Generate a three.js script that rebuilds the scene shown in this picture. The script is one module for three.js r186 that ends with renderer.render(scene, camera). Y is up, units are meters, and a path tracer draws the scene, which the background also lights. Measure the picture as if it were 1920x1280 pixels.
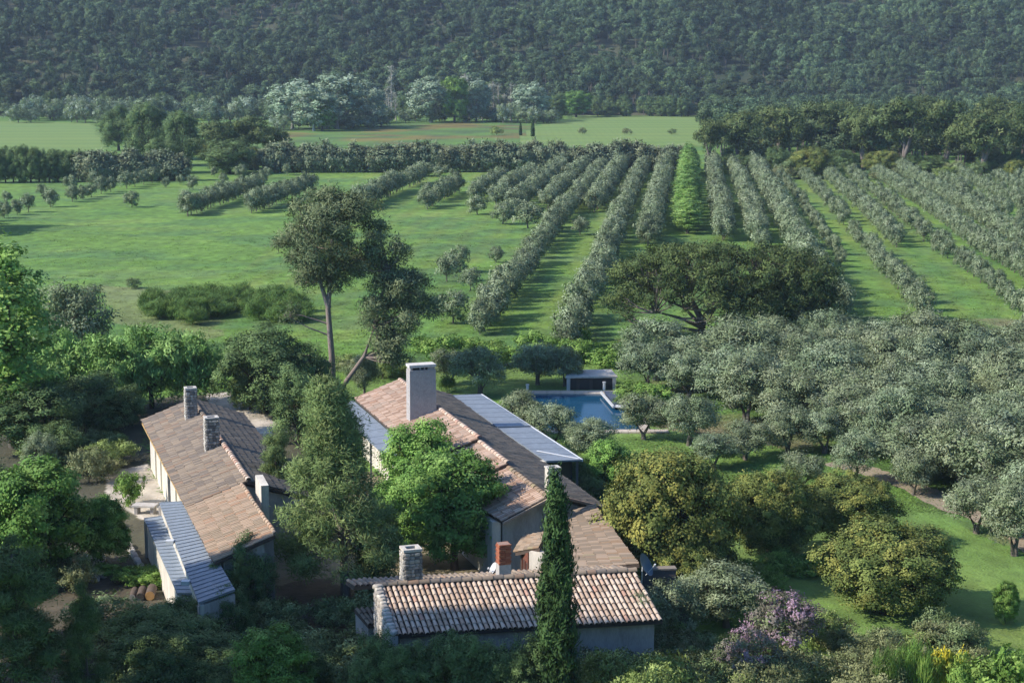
import * as THREE from 'three';
import { Sky } from 'three/addons/objects/Sky.js';
import { mergeGeometries } from 'three/addons/utils/BufferGeometryUtils.js';

// ---------------------------------------------------------------- camera, sky, sun, exposure
const scene = new THREE.Scene();
const CAM_H = 24, FPX = 3200, PITCH = Math.atan(545 / 3200);
const camera = new THREE.PerspectiveCamera(2 * Math.atan(640 / FPX) * 180 / Math.PI, 1024 / 682, 0.5, 6000);
camera.position.set(0, CAM_H, 0);
camera.rotation.set(-PITCH, 0, 0);
camera.updateMatrixWorld();
const renderer = new THREE.WebGLRenderer({ antialias: true });
renderer.setSize(1024, 682);
renderer.toneMapping = THREE.LinearToneMapping;
renderer.toneMappingExposure = 1.4;
renderer.shadowMap.enabled = true;
const SUN = new THREE.Vector3(-0.8, 0.61, 0.21).normalize();
const sky = new Sky();
sky.name = 'sky'; sky.userData.kind = 'structure';
sky.scale.setScalar(5000);
Object.assign(sky.material.uniforms.sunPosition, { value: SUN.clone() });
sky.material.uniforms.turbidity.value = 3; sky.material.uniforms.rayleigh.value = 1.4; sky.material.uniforms.mieCoefficient.value = 0.004;
scene.add(sky);
scene.environmentIntensity = 0.2;
const sun = new THREE.DirectionalLight(0xfff0dc, 5);
sun.name = 'sun_light';
sun.position.copy(SUN).multiplyScalar(400).add(new THREE.Vector3(0, 0, -150));
sun.target.position.set(0, 0, -150); sun.target.name = 'sun_target';
sun.castShadow = true;
Object.assign(sun.shadow.camera, { left: -300, right: 300, top: 300, bottom: -300, near: 1, far: 1500 });
scene.add(sun, sun.target);
scene.fog = new THREE.FogExp2(new THREE.Color(0.6, 0.77, 1.0), 0.00015);

// ---------------------------------------------------------------- helpers
const V = (x, y, z) => new THREE.Vector3(x, y, z);
function rngOf(a) { return () => { a |= 0; a = a + 0x6D2B79F5 | 0; let t = Math.imul(a ^ a >>> 15, 1 | a); t = t + Math.imul(t ^ t >>> 7, 61 | t) ^ t; return ((t ^ t >>> 14) >>> 0) / 4294967296; }; }
const R = rngOf(7);
const rr = (r, a, b) => a + (b - a) * r();
const clamp = (x, a = 0, b = 1) => Math.min(b, Math.max(a, x));
const sstep = (a, b, x) => { const t = clamp((x - a) / (b - a)); return t * t * (3 - 2 * t); };
const lerp = (a, b, t) => a + (b - a) * t;
function hash2(i, j) { let h = Math.imul(i, 374761393) + Math.imul(j, 668265263) | 0; h = Math.imul(h ^ h >>> 13, 1274126177); return ((h ^ h >>> 16) >>> 0) / 4294967296; }
function noise(x, y) {
  const i = Math.floor(x), j = Math.floor(y), u = x - i, v = y - j, a = u * u * (3 - 2 * u), b = v * v * (3 - 2 * v);
  return lerp(lerp(hash2(i, j), hash2(i + 1, j), a), lerp(hash2(i, j + 1), hash2(i + 1, j + 1), a), b);
}
const fbm = (x, y) => 0.5 * noise(x, y) + 0.27 * noise(x * 2.1 + 5, y * 2.1 + 9) + 0.15 * noise(x * 4.3 + 1, y * 4.3) + 0.08 * noise(x * 8.9, y * 8.9 + 3);
// the lie of the land: level round the houses, gently rolling in the meadow, rising to the viewpoint
function hgt(x, z) {
  let h = 0;
  if (z > -60) h += 20 * Math.pow(clamp((z + 60) / 60), 1.3);
  const far = sstep(-125, -190, z);
  if (far > 0) h += far * 1.1 * (fbm(x / 55 + 3, z / 55) - 0.5) * (1 - sstep(-420, -520, z));
  return h;
}
// a direction through a place in the photograph (1920 x 1280), to survey where things stand on the ground
const cP = Math.cos(PITCH), sP = Math.sin(PITCH);
function dirOf(px, py) { const u = 640 - py; return V(px - 960, u * cP - FPX * sP, -u * sP - FPX * cP); }
function W(px, py, h = 0) { const d = dirOf(px, py), t = (h - CAM_H) / d.y; return V(d.x * t, h, d.z * t); }
function onGround(px, py) { let p = W(px, py, 0); for (let k = 0; k < 4; k++) p = W(px, py, hgt(p.x, p.z)); return p; }
function depthOf(p) { return (p.y - CAM_H) * -sP + p.z * -cP; }
function rowOf(p) { const y = p.y - CAM_H; return 640 - FPX * (y * cP - p.z * sP) / depthOf(p); }
function heightTo(p, topY) { let a = 0, b = 60; for (let k = 0; k < 40; k++) { const m = (a + b) / 2; if (rowOf(V(p.x, p.y + m, p.z)) > topY) a = m; else b = m; } return (a + b) / 2; }

const counts = {};
function numbered(n) { const k = counts[n] = (counts[n] ?? -1) + 1; return k ? `${n}_${String(k).padStart(3, '0')}` : n; }
function tag(o, label, category, group, kind) { if (label) o.userData.label = label; if (category) o.userData.category = category; if (group) o.userData.group = group; if (kind) o.userData.kind = kind; return o; }
function shadows(m) { m.castShadow = m.receiveShadow = true; return m; }
function thing(name, label, category, pos = V(0, 0, 0), group) { const o = new THREE.Group(); o.name = numbered(name); o.position.copy(pos); scene.add(o); return tag(o, label, category, group); }
function part(name, geo, mat, parent) { const m = shadows(new THREE.Mesh(geo, mat)); m.name = parent === scene ? numbered(name) : name; parent.add(m); return m; }
function structure(name, geo, mat) { return tag(part(name, geo, mat, scene), null, null, null, 'structure'); }
const RGB = (r, g, b) => new THREE.Color().setRGB(r, g, b);
const std = (c, rough = 0.9, extra = {}) => new THREE.MeshStandardMaterial({ color: RGB(...c), roughness: rough, ...extra });

// a tileable grey noise texture, used as grain and as bump
function grainTex(n, seed, f, rep, contrast = 1, base = 0.75) {
  const d = new Uint8Array(n * n * 4), per = (x, y, s) => { // periodic value noise
    const q = n / s, i = Math.floor(x / q), j = Math.floor(y / q), u = x / q - i, v = y / q - j, a = u * u * (3 - 2 * u), b = v * v * (3 - 2 * v), m = (k) => ((k % s) + s) % s;
    return lerp(lerp(hash2(m(i) + seed, m(j)), hash2(m(i + 1) + seed, m(j)), a), lerp(hash2(m(i) + seed, m(j + 1)), hash2(m(i + 1) + seed, m(j + 1)), a), b); };
  for (let y = 0; y < n; y++) for (let x = 0; x < n; x++) {
    let v = 0, w = 0; f.forEach(([s, k]) => { v += k * per(x, y, s); w += k; }); v = base + contrast * (v / w - 0.5);
    const i = (y * n + x) * 4, g = clamp(v) * 255; d[i] = d[i + 1] = d[i + 2] = g; d[i + 3] = 255;
  }
  const t = new THREE.DataTexture(d, n, n); t.wrapS = t.wrapT = THREE.RepeatWrapping; t.magFilter = THREE.LinearFilter; t.repeat.set(rep, rep); t.needsUpdate = true; return t;
}
const grain = grainTex(256, 3, [[8, 1], [24, 1], [64, 1], [128, .8]], 0.5, .5, .8);
const speck = grainTex(256, 11, [[9, .5], [32, .7], [90, 1], [128, 1]], 0.8, 0.7, .75);
const stain = grainTex(256, 21, [[3, 1], [7, 1], [19, .7], [60, .6], [128, .5]], 0.3, 0.75, .78); stain.repeat.set(0.5, 0.14);
const withGrain = (c, rough, t = grain, bump = 0.02) => std(c, rough, { map: t, bumpMap: t, bumpScale: bump });

// geometry collectors ------------------------------------------------
class Mesher { // triangles and quads with colours
  constructor() { this.p = []; this.n = []; this.c = []; this.i = []; this.uv = []; }
  vert(p, n, c, u = 0, v = 0) { this.p.push(p.x, p.y, p.z); this.n.push(n.x, n.y, n.z); if (c) this.c.push(c[0], c[1], c[2]); this.uv.push(u, v); return this.p.length / 3 - 1; }
  quad(a, b, c, d, col) {
    const n = b.clone().sub(a).cross(d.clone().sub(a)).normalize(), l = a.distanceTo(b), h = a.distanceTo(d);
    const k = [this.vert(a, n, col, 0, 0), this.vert(b, n, col, l, 0), this.vert(c, n, col, l, h), this.vert(d, n, col, 0, h)];
    this.i.push(k[0], k[1], k[2], k[0], k[2], k[3]);
  }
  // a solid between two quads (a b c d counter-clockwise seen from outside, and the same four pushed in)
  slab(t, b, col) { this.quad(t[0], t[1], t[2], t[3], col); this.quad(b[3], b[2], b[1], b[0], col); for (let k = 0; k < 4; k++) { const m = (k + 1) % 4; this.quad(t[k], b[k], b[m], t[m], col); } }
  geo() {
    const g = new THREE.BufferGeometry();
    g.setAttribute('position', new THREE.Float32BufferAttribute(this.p, 3)); g.setAttribute('normal', new THREE.Float32BufferAttribute(this.n, 3));
    g.setAttribute('uv', new THREE.Float32BufferAttribute(this.uv, 2));
    if (this.c.length) g.setAttribute('color', new THREE.Float32BufferAttribute(this.c, 3));
    g.setIndex(this.i); return g;
  }
}
function tube(M, pts, rads, seg = 6, col) {
  const rings = [];
  pts.forEach((p, k) => {
    const d = pts[Math.min(k + 1, pts.length - 1)].clone().sub(pts[Math.max(k - 1, 0)]).normalize();
    const a = Math.abs(d.y) > 0.9 ? V(1, 0, 0) : V(0, 1, 0), s = d.clone().cross(a).normalize(), t = s.clone().cross(d).normalize(), ring = [];
    for (let q = 0; q <= seg; q++) { const w = q / seg * Math.PI * 2, n = s.clone().multiplyScalar(Math.cos(w)).addScaledVector(t, Math.sin(w)); ring.push(M.vert(p.clone().addScaledVector(n, rads[k]), n, col, q / seg * 0.8, k)); }
    rings.push(ring);
  });
  for (let k = 0; k + 1 < rings.length; k++) for (let q = 0; q < seg; q++) { const a = rings[k][q], b = rings[k][q + 1], c = rings[k + 1][q + 1], d = rings[k + 1][q]; M.i.push(a, c, b, a, d, c); }
}
function boxGeo(w, h, d, x = 0, y = 0, z = 0, turn = 0) { const g = new THREE.BoxGeometry(w, h, d); if (turn) g.rotateY(turn); g.translate(x, y, z); return g; }

// ---------------------------------------------------------------- foliage
class Leaves {
  constructor(n) { this.P = new Float32Array(n * 12); this.N = new Float32Array(n * 12); this.C = new Float32Array(n * 12); this.k = 0; this.n = n; }
  add(x, y, z, ax, ay, az, nx, ny, nz, l, w, r, g, b) {
    if (this.k >= this.n) return;
    let sx = ay * nz - az * ny, sy = az * nx - ax * nz, sz = ax * ny - ay * nx; const m = w / (2 * (Math.hypot(sx, sy, sz) || 1)); sx *= m; sy *= m; sz *= m;
    const o = this.k++ * 12, P = this.P, h = l * 0.45;
    P[o] = x; P[o + 1] = y; P[o + 2] = z;
    P[o + 3] = x + ax * h + sx; P[o + 4] = y + ay * h + sy; P[o + 5] = z + az * h + sz;
    P[o + 6] = x + ax * l; P[o + 7] = y + ay * l; P[o + 8] = z + az * l;
    P[o + 9] = x + ax * h - sx; P[o + 10] = y + ay * h - sy; P[o + 11] = z + az * h - sz;
    for (let q = 0; q < 12; q += 3) { this.N[o + q] = nx; this.N[o + q + 1] = ny; this.N[o + q + 2] = nz; this.C[o + q] = r; this.C[o + q + 1] = g; this.C[o + q + 2] = b; }
  }
  geo() {
    const g = new THREE.BufferGeometry(), k = this.k, I = new Uint32Array(k * 6);
    for (let i = 0; i < k; i++) { const v = i * 4, o = i * 6; I[o] = v; I[o + 1] = v + 1; I[o + 2] = v + 2; I[o + 3] = v; I[o + 4] = v + 2; I[o + 5] = v + 3; }
    g.setAttribute('position', new THREE.BufferAttribute(this.P.slice(0, k * 12), 3)); g.setAttribute('normal', new THREE.BufferAttribute(this.N.slice(0, k * 12), 3)); g.setAttribute('color', new THREE.BufferAttribute(this.C.slice(0, k * 12), 3));
    g.setIndex(new THREE.BufferAttribute(I, 1)); return g;
  }
}
const gauss = (r) => (r() + r() + r() + r() - 2) * 0.87;
/* A crown: lobes are ellipsoids [x, y, z, rx, ry, rz]; twig clusters sit in their shells; leaves fill the clusters. */
function crownGeo(r, o) {
  const L = new Leaves(o.n * o.per), up = o.up ?? 0, out = o.out ?? 0.6, flat = o.flat ?? 0.75, wt = o.lobes.map((l) => Math.pow(l[3] * l[4] * l[5], 2 / 3));
  const tot = wt.reduce((a, b) => a + b, 0), sh = o.shell ?? [0.5, 1], under = o.under ?? 0.45;
  for (let c = 0; c < o.n; c++) {
    let q = r() * tot, li = 0; while (q > wt[li] && li < wt.length - 1) q -= wt[li++];
    const l = o.lobes[li]; let dx, dy, dz;
    do { dx = gauss(r); dy = gauss(r); dz = gauss(r); const m = Math.hypot(dx, dy, dz) || 1; dx /= m; dy /= m; dz /= m; } while (dy < -0.25 && r() > under);
    const s = lerp(sh[0], sh[1], Math.sqrt(r())), cx = l[0] + dx * l[3] * s, cy = l[1] + dy * l[4] * s, cz = l[2] + dz * l[5] * s;
    const pi = r() * (o.pal.length - 1), p0 = o.pal[Math.floor(pi)], p1 = o.pal[Math.min(o.pal.length - 1, Math.floor(pi) + 1)], pf = pi % 1, cb = rr(r, 1 - (o.cvar ?? 0.22), 1 + (o.cvar ?? 0.22)), cr = o.cr * rr(r, 0.7, 1.35);
    for (let k = 0; k < o.per; k++) {
      const gx = gauss(r) * cr, gy = gauss(r) * cr * flat, gz = gauss(r) * cr, gm = Math.hypot(gx, gy, gz) || 1;
      let nx = dx * 0.8 + gx / gm * 0.5 + gauss(r) * (o.jit ?? 0.5), ny = dy * 0.8 + 0.25 + gy / gm * 0.5 + gauss(r) * (o.jit ?? 0.5), nz = dz * 0.8 + gz / gm * 0.5 + gauss(r) * (o.jit ?? 0.5), m = Math.hypot(nx, ny, nz) || 1; nx /= m; ny /= m; nz /= m;
      let ax = gauss(r) + out * (gx / gm + dx * 0.6), ay = gauss(r) + out * (gy / gm + dy * 0.4) + up, az = gauss(r) + out * (gz / gm + dz * 0.6);
      const d = ax * nx + ay * ny + az * nz; ax -= d * nx * 0.9; ay -= d * ny * 0.9; az -= d * nz * 0.9; m = Math.hypot(ax, ay, az) || 1; ax /= m; ay /= m; az /= m;
      const b = cb * rr(r, 0.8, 1.22), s2 = rr(r, 0.7, 1.25);
      L.add(cx + gx, Math.max(0.02, cy + gy), cz + gz, ax, ay, az, nx, ny, nz, o.leaf[0] * s2, o.leaf[1] * s2, lerp(p0[0], p1[0], pf) * b, lerp(p0[1], p1[1], pf) * b, lerp(p0[2], p1[2], pf) * b);
    }
  }
  return L.geo();
}
/* A trunk with limbs that run into the lobes of the crown. */
function trunkGeo(r, o) {
  const M = new Mesher(), forks = [];
  for (const st of o.stems ?? [[[0, -0.3, 0], [0.05, o.fork ?? 1, 0.03]]]) {
    const pts = st.map((p) => V(p[0], p[1], p[2])), n = pts.length, sc = st[0][3] ?? 1, r0 = o.r0 * sc, r1 = (o.r1 ?? o.r0 * 0.6) * sc;
    tube(M, pts, pts.map((_, k) => lerp(k ? r0 : r0 * 1.3, r1, k / (n - 1))), o.seg ?? 7);
    forks.push(pts);
  }
  for (const l of o.lobes) {
    let best = null, bd = 1e9; for (const pts of forks) for (let k = 1; k < pts.length; k++) { const p = pts[k], d = Math.hypot(p.x - l[0], p.z - l[2]) + Math.abs(p.y - l[1] + 0.6 * l[4]) * 0.7; if (d < bd) { bd = d; best = p; } }
    const end = V(l[0], l[1] + l[4] * 0.25, l[2]), mid = best.clone().lerp(end, 0.5).add(V(gauss(r) * 0.15, -0.1 * best.distanceTo(end) * r(), gauss(r) * 0.15)), rl = (o.r1 ?? o.r0 * 0.6) * (o.limb ?? 0.75);
    tube(M, [best.clone().add(V(0, -rl, 0)), mid, end], [rl, rl * 0.65, rl * 0.25], 5);
    for (let k = 0; k < (o.twigs ?? 3); k++) { const t = rr(r, 0.4, 0.95), s = best.clone().lerp(end, t), e = V(l[0] + gauss(r) * l[3] * 0.9, l[1] + gauss(r) * l[4] * 0.8, l[2] + gauss(r) * l[5] * 0.9); tube(M, [s, s.clone().lerp(e, 0.5).add(V(0, 0.08, 0)), e], [rl * 0.35, rl * 0.22, rl * 0.08], 4); }
  }
  return M.geo();
}
function leafMat(c, tr = 0.2, rough = 0.75) { return new THREE.MeshPhysicalMaterial({ color: RGB(...c), vertexColors: true, roughness: Math.max(rough, 0.8), specularIntensity: 0.25, side: THREE.DoubleSide, transmission: tr * 0.6, thickness: 0 }); }
const SPEC = {}; // kind -> { shapes: [{ crown, trunk, H, R }], leaf: [materials], bark }
function species(kind, n, leafCols, bark, make, tr) {
  const r = rngOf(kind.split('').reduce((a, c) => a * 31 + c.charCodeAt(0) | 0, 17)), shapes = [];
  for (let k = 0; k < n; k++) { const s = make(r, k); shapes.push({ crown: crownGeo(r, s), trunk: s.bare ? null : trunkGeo(r, s), H: s.H, R: s.R }); }
  SPEC[kind] = { shapes, leaf: leafCols.map((c) => leafMat(c.map((x) => x * (kind === 'forest_pine' ? 1 : 1.25)), tr)), bark: std(bark, 0.95, { map: grain, bumpMap: grain, bumpScale: 0.03 }) };
}
const TR = rngOf(99);
function grow(kind, name, pos, h, rad, label, category = 'tree', group, opt = {}) {
  const S = SPEC[kind], s = S.shapes[opt.shape ?? Math.floor(TR() * S.shapes.length)], t = thing(name, label, category, pos, group);
  t.rotation.y = opt.turn ?? TR() * 6.283;
  t.scale.set(rad / s.R, h / s.H, rad / s.R);
  if (s.trunk) part(category === 'shrub' ? 'stems' : 'trunk', s.trunk, S.bark, t);
  part('crown', s.crown, S.leaf[opt.tone ?? Math.floor(TR() * S.leaf.length)], t);
  return t;
}
// by survey: foot at (bx, by) in the photograph, top at row topY, w pixels wide
function T(kind, name, bx, by, topY, w, label, category = 'tree', group, opt) {
  const p = onGround(bx, by), sc = FPX / depthOf(p), h = heightTo(p, topY);
  return grow(kind, name, p, h, w / 2 / sc, label, category, group, opt);
}

// ---------------------------------------------------------------- ground
const ROW = 0.1047;            // the orchard rows run along x = c - ROW * z
const poly = (...q) => q.map(([x, y]) => { const p = W(x, y); return [p.x, p.z]; });
function inside(P, x, z) { let c = false; for (let i = 0, j = P.length - 1; i < P.length; j = i++) if ((P[i][1] > z) !== (P[j][1] > z) && x < (P[j][0] - P[i][0]) * (z - P[i][1]) / (P[j][1] - P[i][1]) + P[i][0]) c = !c; return c; }
const Z = {
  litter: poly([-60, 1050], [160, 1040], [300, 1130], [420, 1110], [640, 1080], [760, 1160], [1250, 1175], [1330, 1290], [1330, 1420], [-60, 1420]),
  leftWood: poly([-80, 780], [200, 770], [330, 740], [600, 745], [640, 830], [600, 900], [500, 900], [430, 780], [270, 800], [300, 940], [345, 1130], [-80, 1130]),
  court: poly([560, 900], [760, 880], [960, 1000], [1000, 1100], [560, 1140], [440, 1130]),
  patio: poly([195, 885], [275, 870], [345, 960], [268, 975], [200, 935]),
  drive: poly([388, 738], [450, 733], [470, 760], [540, 810], [500, 830], [452, 778], [395, 772]),
  grove: poly([1160, 640], [1560, 590], [1960, 600], [1960, 1045], [1830, 1000], [1700, 930], [1640, 895], [1480, 840], [1360, 820], [1180, 790]),
  lawn: poly([640, 690], [960, 680], [1180, 690], [1240, 800], [1420, 830], [1640, 880], [1800, 985], [1960, 1060], [1960, 1230], [1500, 1230], [1330, 1000], [1130, 830], [960, 740], [640, 750]),
  dry: poly([190, 530], [330, 540], [420, 600], [380, 640], [210, 600]),
};
function groundColor(x, z) {
  const n1 = fbm(x / 26, z / 34), n2 = fbm(x / 9 + 40, z / 6), n3 = noise(x * 1.3, z * 1.3), n4 = noise(x * 3.7 + 9, z * 3.7);
  const jx = (n2 - 0.5) * 3 + (n3 - 0.5) * 1.2, jz = (n1 - 0.5) * 6 + (n3 - 0.5) * 1.5;
  let r = lerp(0.082, 0.142, n1), g = lerp(0.205, 0.248, n1), b = lerp(0.03, 0.034, n1);
  const st = sstep(0.42, 0.7, n2); r = lerp(r, 0.06, st * 0.6); g = lerp(g, 0.15, st * 0.6); b = lerp(b, 0.045, st * 0.6);
  const seed = sstep(0.56, 0.75, fbm(x / 14 + 80, z / 11 + 7)); r += 0.035 * seed; g += 0.03 * seed; b += 0.012 * seed;
  const X = x + jx, Y = z + jz * 0.6;
  if (z < -140 && x > -30 && z > -345) { const c = ((x + ROW * z) / 4.2) % 1, w = 0.5 + 0.5 * Math.cos(6.283 * c); r *= 1 + 0.12 * w; g *= 1 - 0.04 * w; }
  if (inside(Z.dry, X, Y)) { r = lerp(r, 0.2, 0.55); g = lerp(g, 0.21, 0.55); b = lerp(b, 0.09, 0.55); }
  if (inside(Z.lawn, X, Y)) { const k = n2; r = lerp(0.09, 0.17, k); g = lerp(0.2, 0.27, k); b = lerp(0.04, 0.06, k); if (n1 > 0.56) { r = lerp(r, 0.2, (n1 - 0.56) * 3); } }
  if (inside(Z.grove, X, Y)) { const k = sstep(0.45, 0.62, n2 * 0.6 + n1 * 0.4); r = lerp(0.09, 0.2, k); g = lerp(0.18, 0.18, k); b = lerp(0.04, 0.1, k); }
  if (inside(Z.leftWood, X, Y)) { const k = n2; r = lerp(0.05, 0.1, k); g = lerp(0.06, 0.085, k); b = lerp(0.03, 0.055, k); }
  if (inside(Z.court, X, Y)) { const k = n2; r = lerp(0.12, 0.3, k); g = lerp(0.12, 0.25, k); b = lerp(0.06, 0.17, k); }
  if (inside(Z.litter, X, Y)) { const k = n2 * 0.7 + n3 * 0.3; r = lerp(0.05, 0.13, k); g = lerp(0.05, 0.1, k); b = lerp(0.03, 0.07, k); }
  if (inside(Z.patio, x + jx * 0.1, z + jz * 0.05) || inside(Z.drive, x + jx * 0.3, z + jz * 0.2)) { const k = n3; r = lerp(0.42, 0.52, k); g = lerp(0.38, 0.47, k); b = lerp(0.31, 0.4, k); }
  const n5 = noise(x * 2.1 + 31, z * 1.1); const f = (0.66 + 0.34 * (0.5 * n3 + 0.5 * n4) + 0.22 * n5) * (0.84 + 0.32 * fbm(x / 3.6 + 11, z / 2.2)) * (0.62 + 0.76 * fbm(x / 0.9 + 5, z / 1.7 + 3));
  return [r * f, g * f, b * f];
}
{
  const X0 = -150, X1 = 150, Z0 = -450, Z1 = -30, n = 2048, d = new Float32Array(n * n * 4), u8 = new Uint8Array(n * n * 4);
  const enc = (x) => 255 * (x <= 0.0031308 ? 12.92 * x : 1.055 * Math.pow(x, 1 / 2.4) - 0.055);
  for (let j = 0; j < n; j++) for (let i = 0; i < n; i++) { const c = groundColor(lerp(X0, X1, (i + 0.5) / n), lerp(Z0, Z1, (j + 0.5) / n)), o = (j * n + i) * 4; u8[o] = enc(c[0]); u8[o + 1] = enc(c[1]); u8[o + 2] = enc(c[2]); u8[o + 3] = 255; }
  const t = new THREE.DataTexture(u8, n, n); t.colorSpace = THREE.SRGBColorSpace; t.magFilter = THREE.LinearFilter; t.needsUpdate = true;
  const xs = [-4000, -1500, -600, -300], zs = [1500, 400, 120, 40, 0];
  for (let x = -200; x <= 200; x += 5) xs.push(x); xs.push(300, 600, 1500, 4000);
  for (let z = -6; z >= -60; z -= 3) zs.push(z); for (let z = -64; z >= -470; z -= 4) zs.push(z); zs.push(-520, -600, -700, -900, -1500, -4000);
  const P = [], UV = [], I = [];
  for (const z of zs) for (const x of xs) { P.push(x, hgt(x, z), z); UV.push((x - X0) / (X1 - X0), (z - Z0) / (Z1 - Z0)); }
  const w = xs.length; for (let j = 0; j + 1 < zs.length; j++) for (let i = 0; i + 1 < w; i++) { const a = j * w + i; I.push(a, a + 1, a + w + 1, a, a + w + 1, a + w); }
  const g = new THREE.BufferGeometry(); g.setAttribute('position', new THREE.Float32BufferAttribute(P, 3)); g.setAttribute('uv', new THREE.Float32BufferAttribute(UV, 2)); g.setIndex(I); g.computeVertexNormals();
  const gb = grain.clone(); gb.repeat.set(44, 62); gb.needsUpdate = true;
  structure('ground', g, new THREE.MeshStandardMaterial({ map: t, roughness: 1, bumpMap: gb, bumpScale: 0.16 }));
}
// sheets on the ground: fields beyond the windbreak, the path under the grove
function sheet(name, pts, lift, colorAt, cell) {
  const M = new Mesher(), xs = pts.map((p) => p[0]), zs = pts.map((p) => p[1]), x0 = Math.min(...xs), x1 = Math.max(...xs), z0 = Math.min(...zs), z1 = Math.max(...zs);
  for (let x = x0; x < x1; x += cell) for (let z = z0; z < z1; z += cell) if (inside(pts, x + cell / 2, z + cell / 2)) {
    const q = [[x, z + cell], [x + cell, z + cell], [x + cell, z], [x, z]].map(([a, b]) => { const c = colorAt(a, b); return M.vert(V(a, hgt(a, b) + lift, b), V(0, 1, 0), c, a, b); });
    M.i.push(q[0], q[1], q[2], q[0], q[2], q[3]);
  }
  return structure(name, M.geo(), new THREE.MeshStandardMaterial({ vertexColors: true, roughness: 1, map: grain }));
}
const fieldGreen = (x, z) => { const n = fbm(x / 40, z / 14), k = 0.5 + 0.5 * Math.sin(z * 0.35 + x * 0.02); return [lerp(0.12, 0.2, n) + 0.03 * k, lerp(0.24, 0.29, n) + 0.035 * k, lerp(0.055, 0.075, n)]; };
sheet('field', poly([900, 272], [1010, 235], [1100, 216], [1330, 216], [1325, 275]), 0.05, fieldGreen, 3);
sheet('field', poly([-60, 290], [-60, 226], [175, 231], [205, 275], [180, 292]), 0.05, fieldGreen, 3);
sheet('field', poly([520, 240], [940, 226], [1010, 226], [960, 275], [520, 280]), 0.08, (x, z) => { const n = fbm(x / 18, z / 22), m = noise(x / 7, z / 9); return [lerp(0.1, 0.19, sstep(0.48, 0.65, n)) * (0.6 + 0.7 * m), lerp(0.21, 0.165, sstep(0.48, 0.65, n)) * (0.6 + 0.7 * m), 0.035]; }, 2);
{
  const M = new Mesher(), c = [[1960, 1040], [1880, 985], [1790, 950], [1720, 915], [1660, 893], [1610, 878], [1560, 866]].map(([x, y]) => W(x, y, 0.03));
  const cv = new THREE.CatmullRomCurve3(c), n = 60; let last = null;
  for (let k = 0; k <= n; k++) { const p = cv.getPoint(k / n), d = cv.getTangent(k / n), s = V(-d.z, 0, d.x).normalize(), w = 0.7 + 0.35 * noise(k * 0.6, 3), a = p.clone().addScaledVector(s, w), b = p.clone().addScaledVector(s, -w); if (last) M.quad(last[0], last[1], b, a); last = [a, b]; }
  const m = structure('path', M.geo(), new THREE.MeshStandardMaterial({ color: RGB(0.36, 0.3, 0.22), roughness: 1, map: grain }));
}
// the wooded hill behind
const hillH = (x, z) => { const d = -z - 640 + 30 * (noise(x / 120, 5) - 0.5); return (d > 0 ? 0.2 * d : d * 0.02) * (0.9 + 0.25 * noise(x / 160 + 4, z / 160)) + sstep(0, 120, d) * 24 * (fbm(x / 85, z / 160) - 0.42); };
{
  const M = new Mesher(), xs = [], zs = []; for (let x = -700; x <= 700; x += 20) xs.push(x); for (let z = -600; z >= -1900; z -= 20) zs.push(z);
  for (const z of zs) for (const x of xs) { const n = fbm(x / 22, z / 30), k = sstep(0.55, 0.7, n); M.vert(V(x, hillH(x, z) - 0.3, z), V(0, 1, 0), [lerp(0.03, 0.09, k), lerp(0.055, 0.1, k), lerp(0.025, 0.05, k)], x, z); }
  const w = xs.length; for (let j = 0; j + 1 < zs.length; j++) for (let i = 0; i + 1 < w; i++) { const a = j * w + i; M.i.push(a, a + 1, a + w + 1, a, a + w + 1, a + w); }
  const g = M.geo(); g.computeVertexNormals(); structure('hill', g, new THREE.MeshStandardMaterial({ vertexColors: true, roughness: 1, map: grain }));
}

// ---------------------------------------------------------------- buildings
const aX = V(0.309, 0, 0.951).normalize(), bX = V(0.951, 0, -0.309).normalize(); // along and across the two long houses
const frame = (o) => (t, s, h) => V(o.x, 0, o.z).addScaledVector(aX, t).addScaledVector(bX, s).setY(h);
const tileCols = { rose: [[0.5, 0.33, 0.24], [0.58, 0.42, 0.32], [0.44, 0.3, 0.22], [0.62, 0.46, 0.36], [0.48, 0.37, 0.29], [0.52, 0.31, 0.21]], straw: [[0.28, 0.225, 0.175], [0.33, 0.27, 0.21], [0.25, 0.21, 0.175], [0.36, 0.29, 0.22], [0.33, 0.23, 0.165], [0.24, 0.21, 0.185]], lichenShade: [[0.17, 0.16, 0.14], [0.22, 0.2, 0.17], [0.15, 0.145, 0.13], [0.24, 0.21, 0.17], [0.19, 0.165, 0.14], [0.14, 0.135, 0.12]], tan: [[0.42, 0.31, 0.23], [0.47, 0.35, 0.26], [0.38, 0.3, 0.22], [0.5, 0.38, 0.28], [0.47, 0.3, 0.2], [0.38, 0.31, 0.24]], brown: [[0.28, 0.21, 0.15], [0.34, 0.26, 0.19], [0.25, 0.2, 0.15], [0.37, 0.29, 0.22], [0.3, 0.21, 0.14], [0.32, 0.27, 0.17]], pale: [[0.56, 0.42, 0.33], [0.62, 0.5, 0.41], [0.48, 0.37, 0.29], [0.64, 0.53, 0.44], [0.54, 0.39, 0.3], [0.5, 0.32, 0.25]] };  // grey lichened tiles are also darkened as shade on slopes turned from the sun
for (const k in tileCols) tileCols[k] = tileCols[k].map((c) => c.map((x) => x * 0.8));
const tileMats = Object.fromEntries(Object.entries(tileCols).map(([k, v]) => [k, v.map((c) => std(c, 0.92))]));
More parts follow.
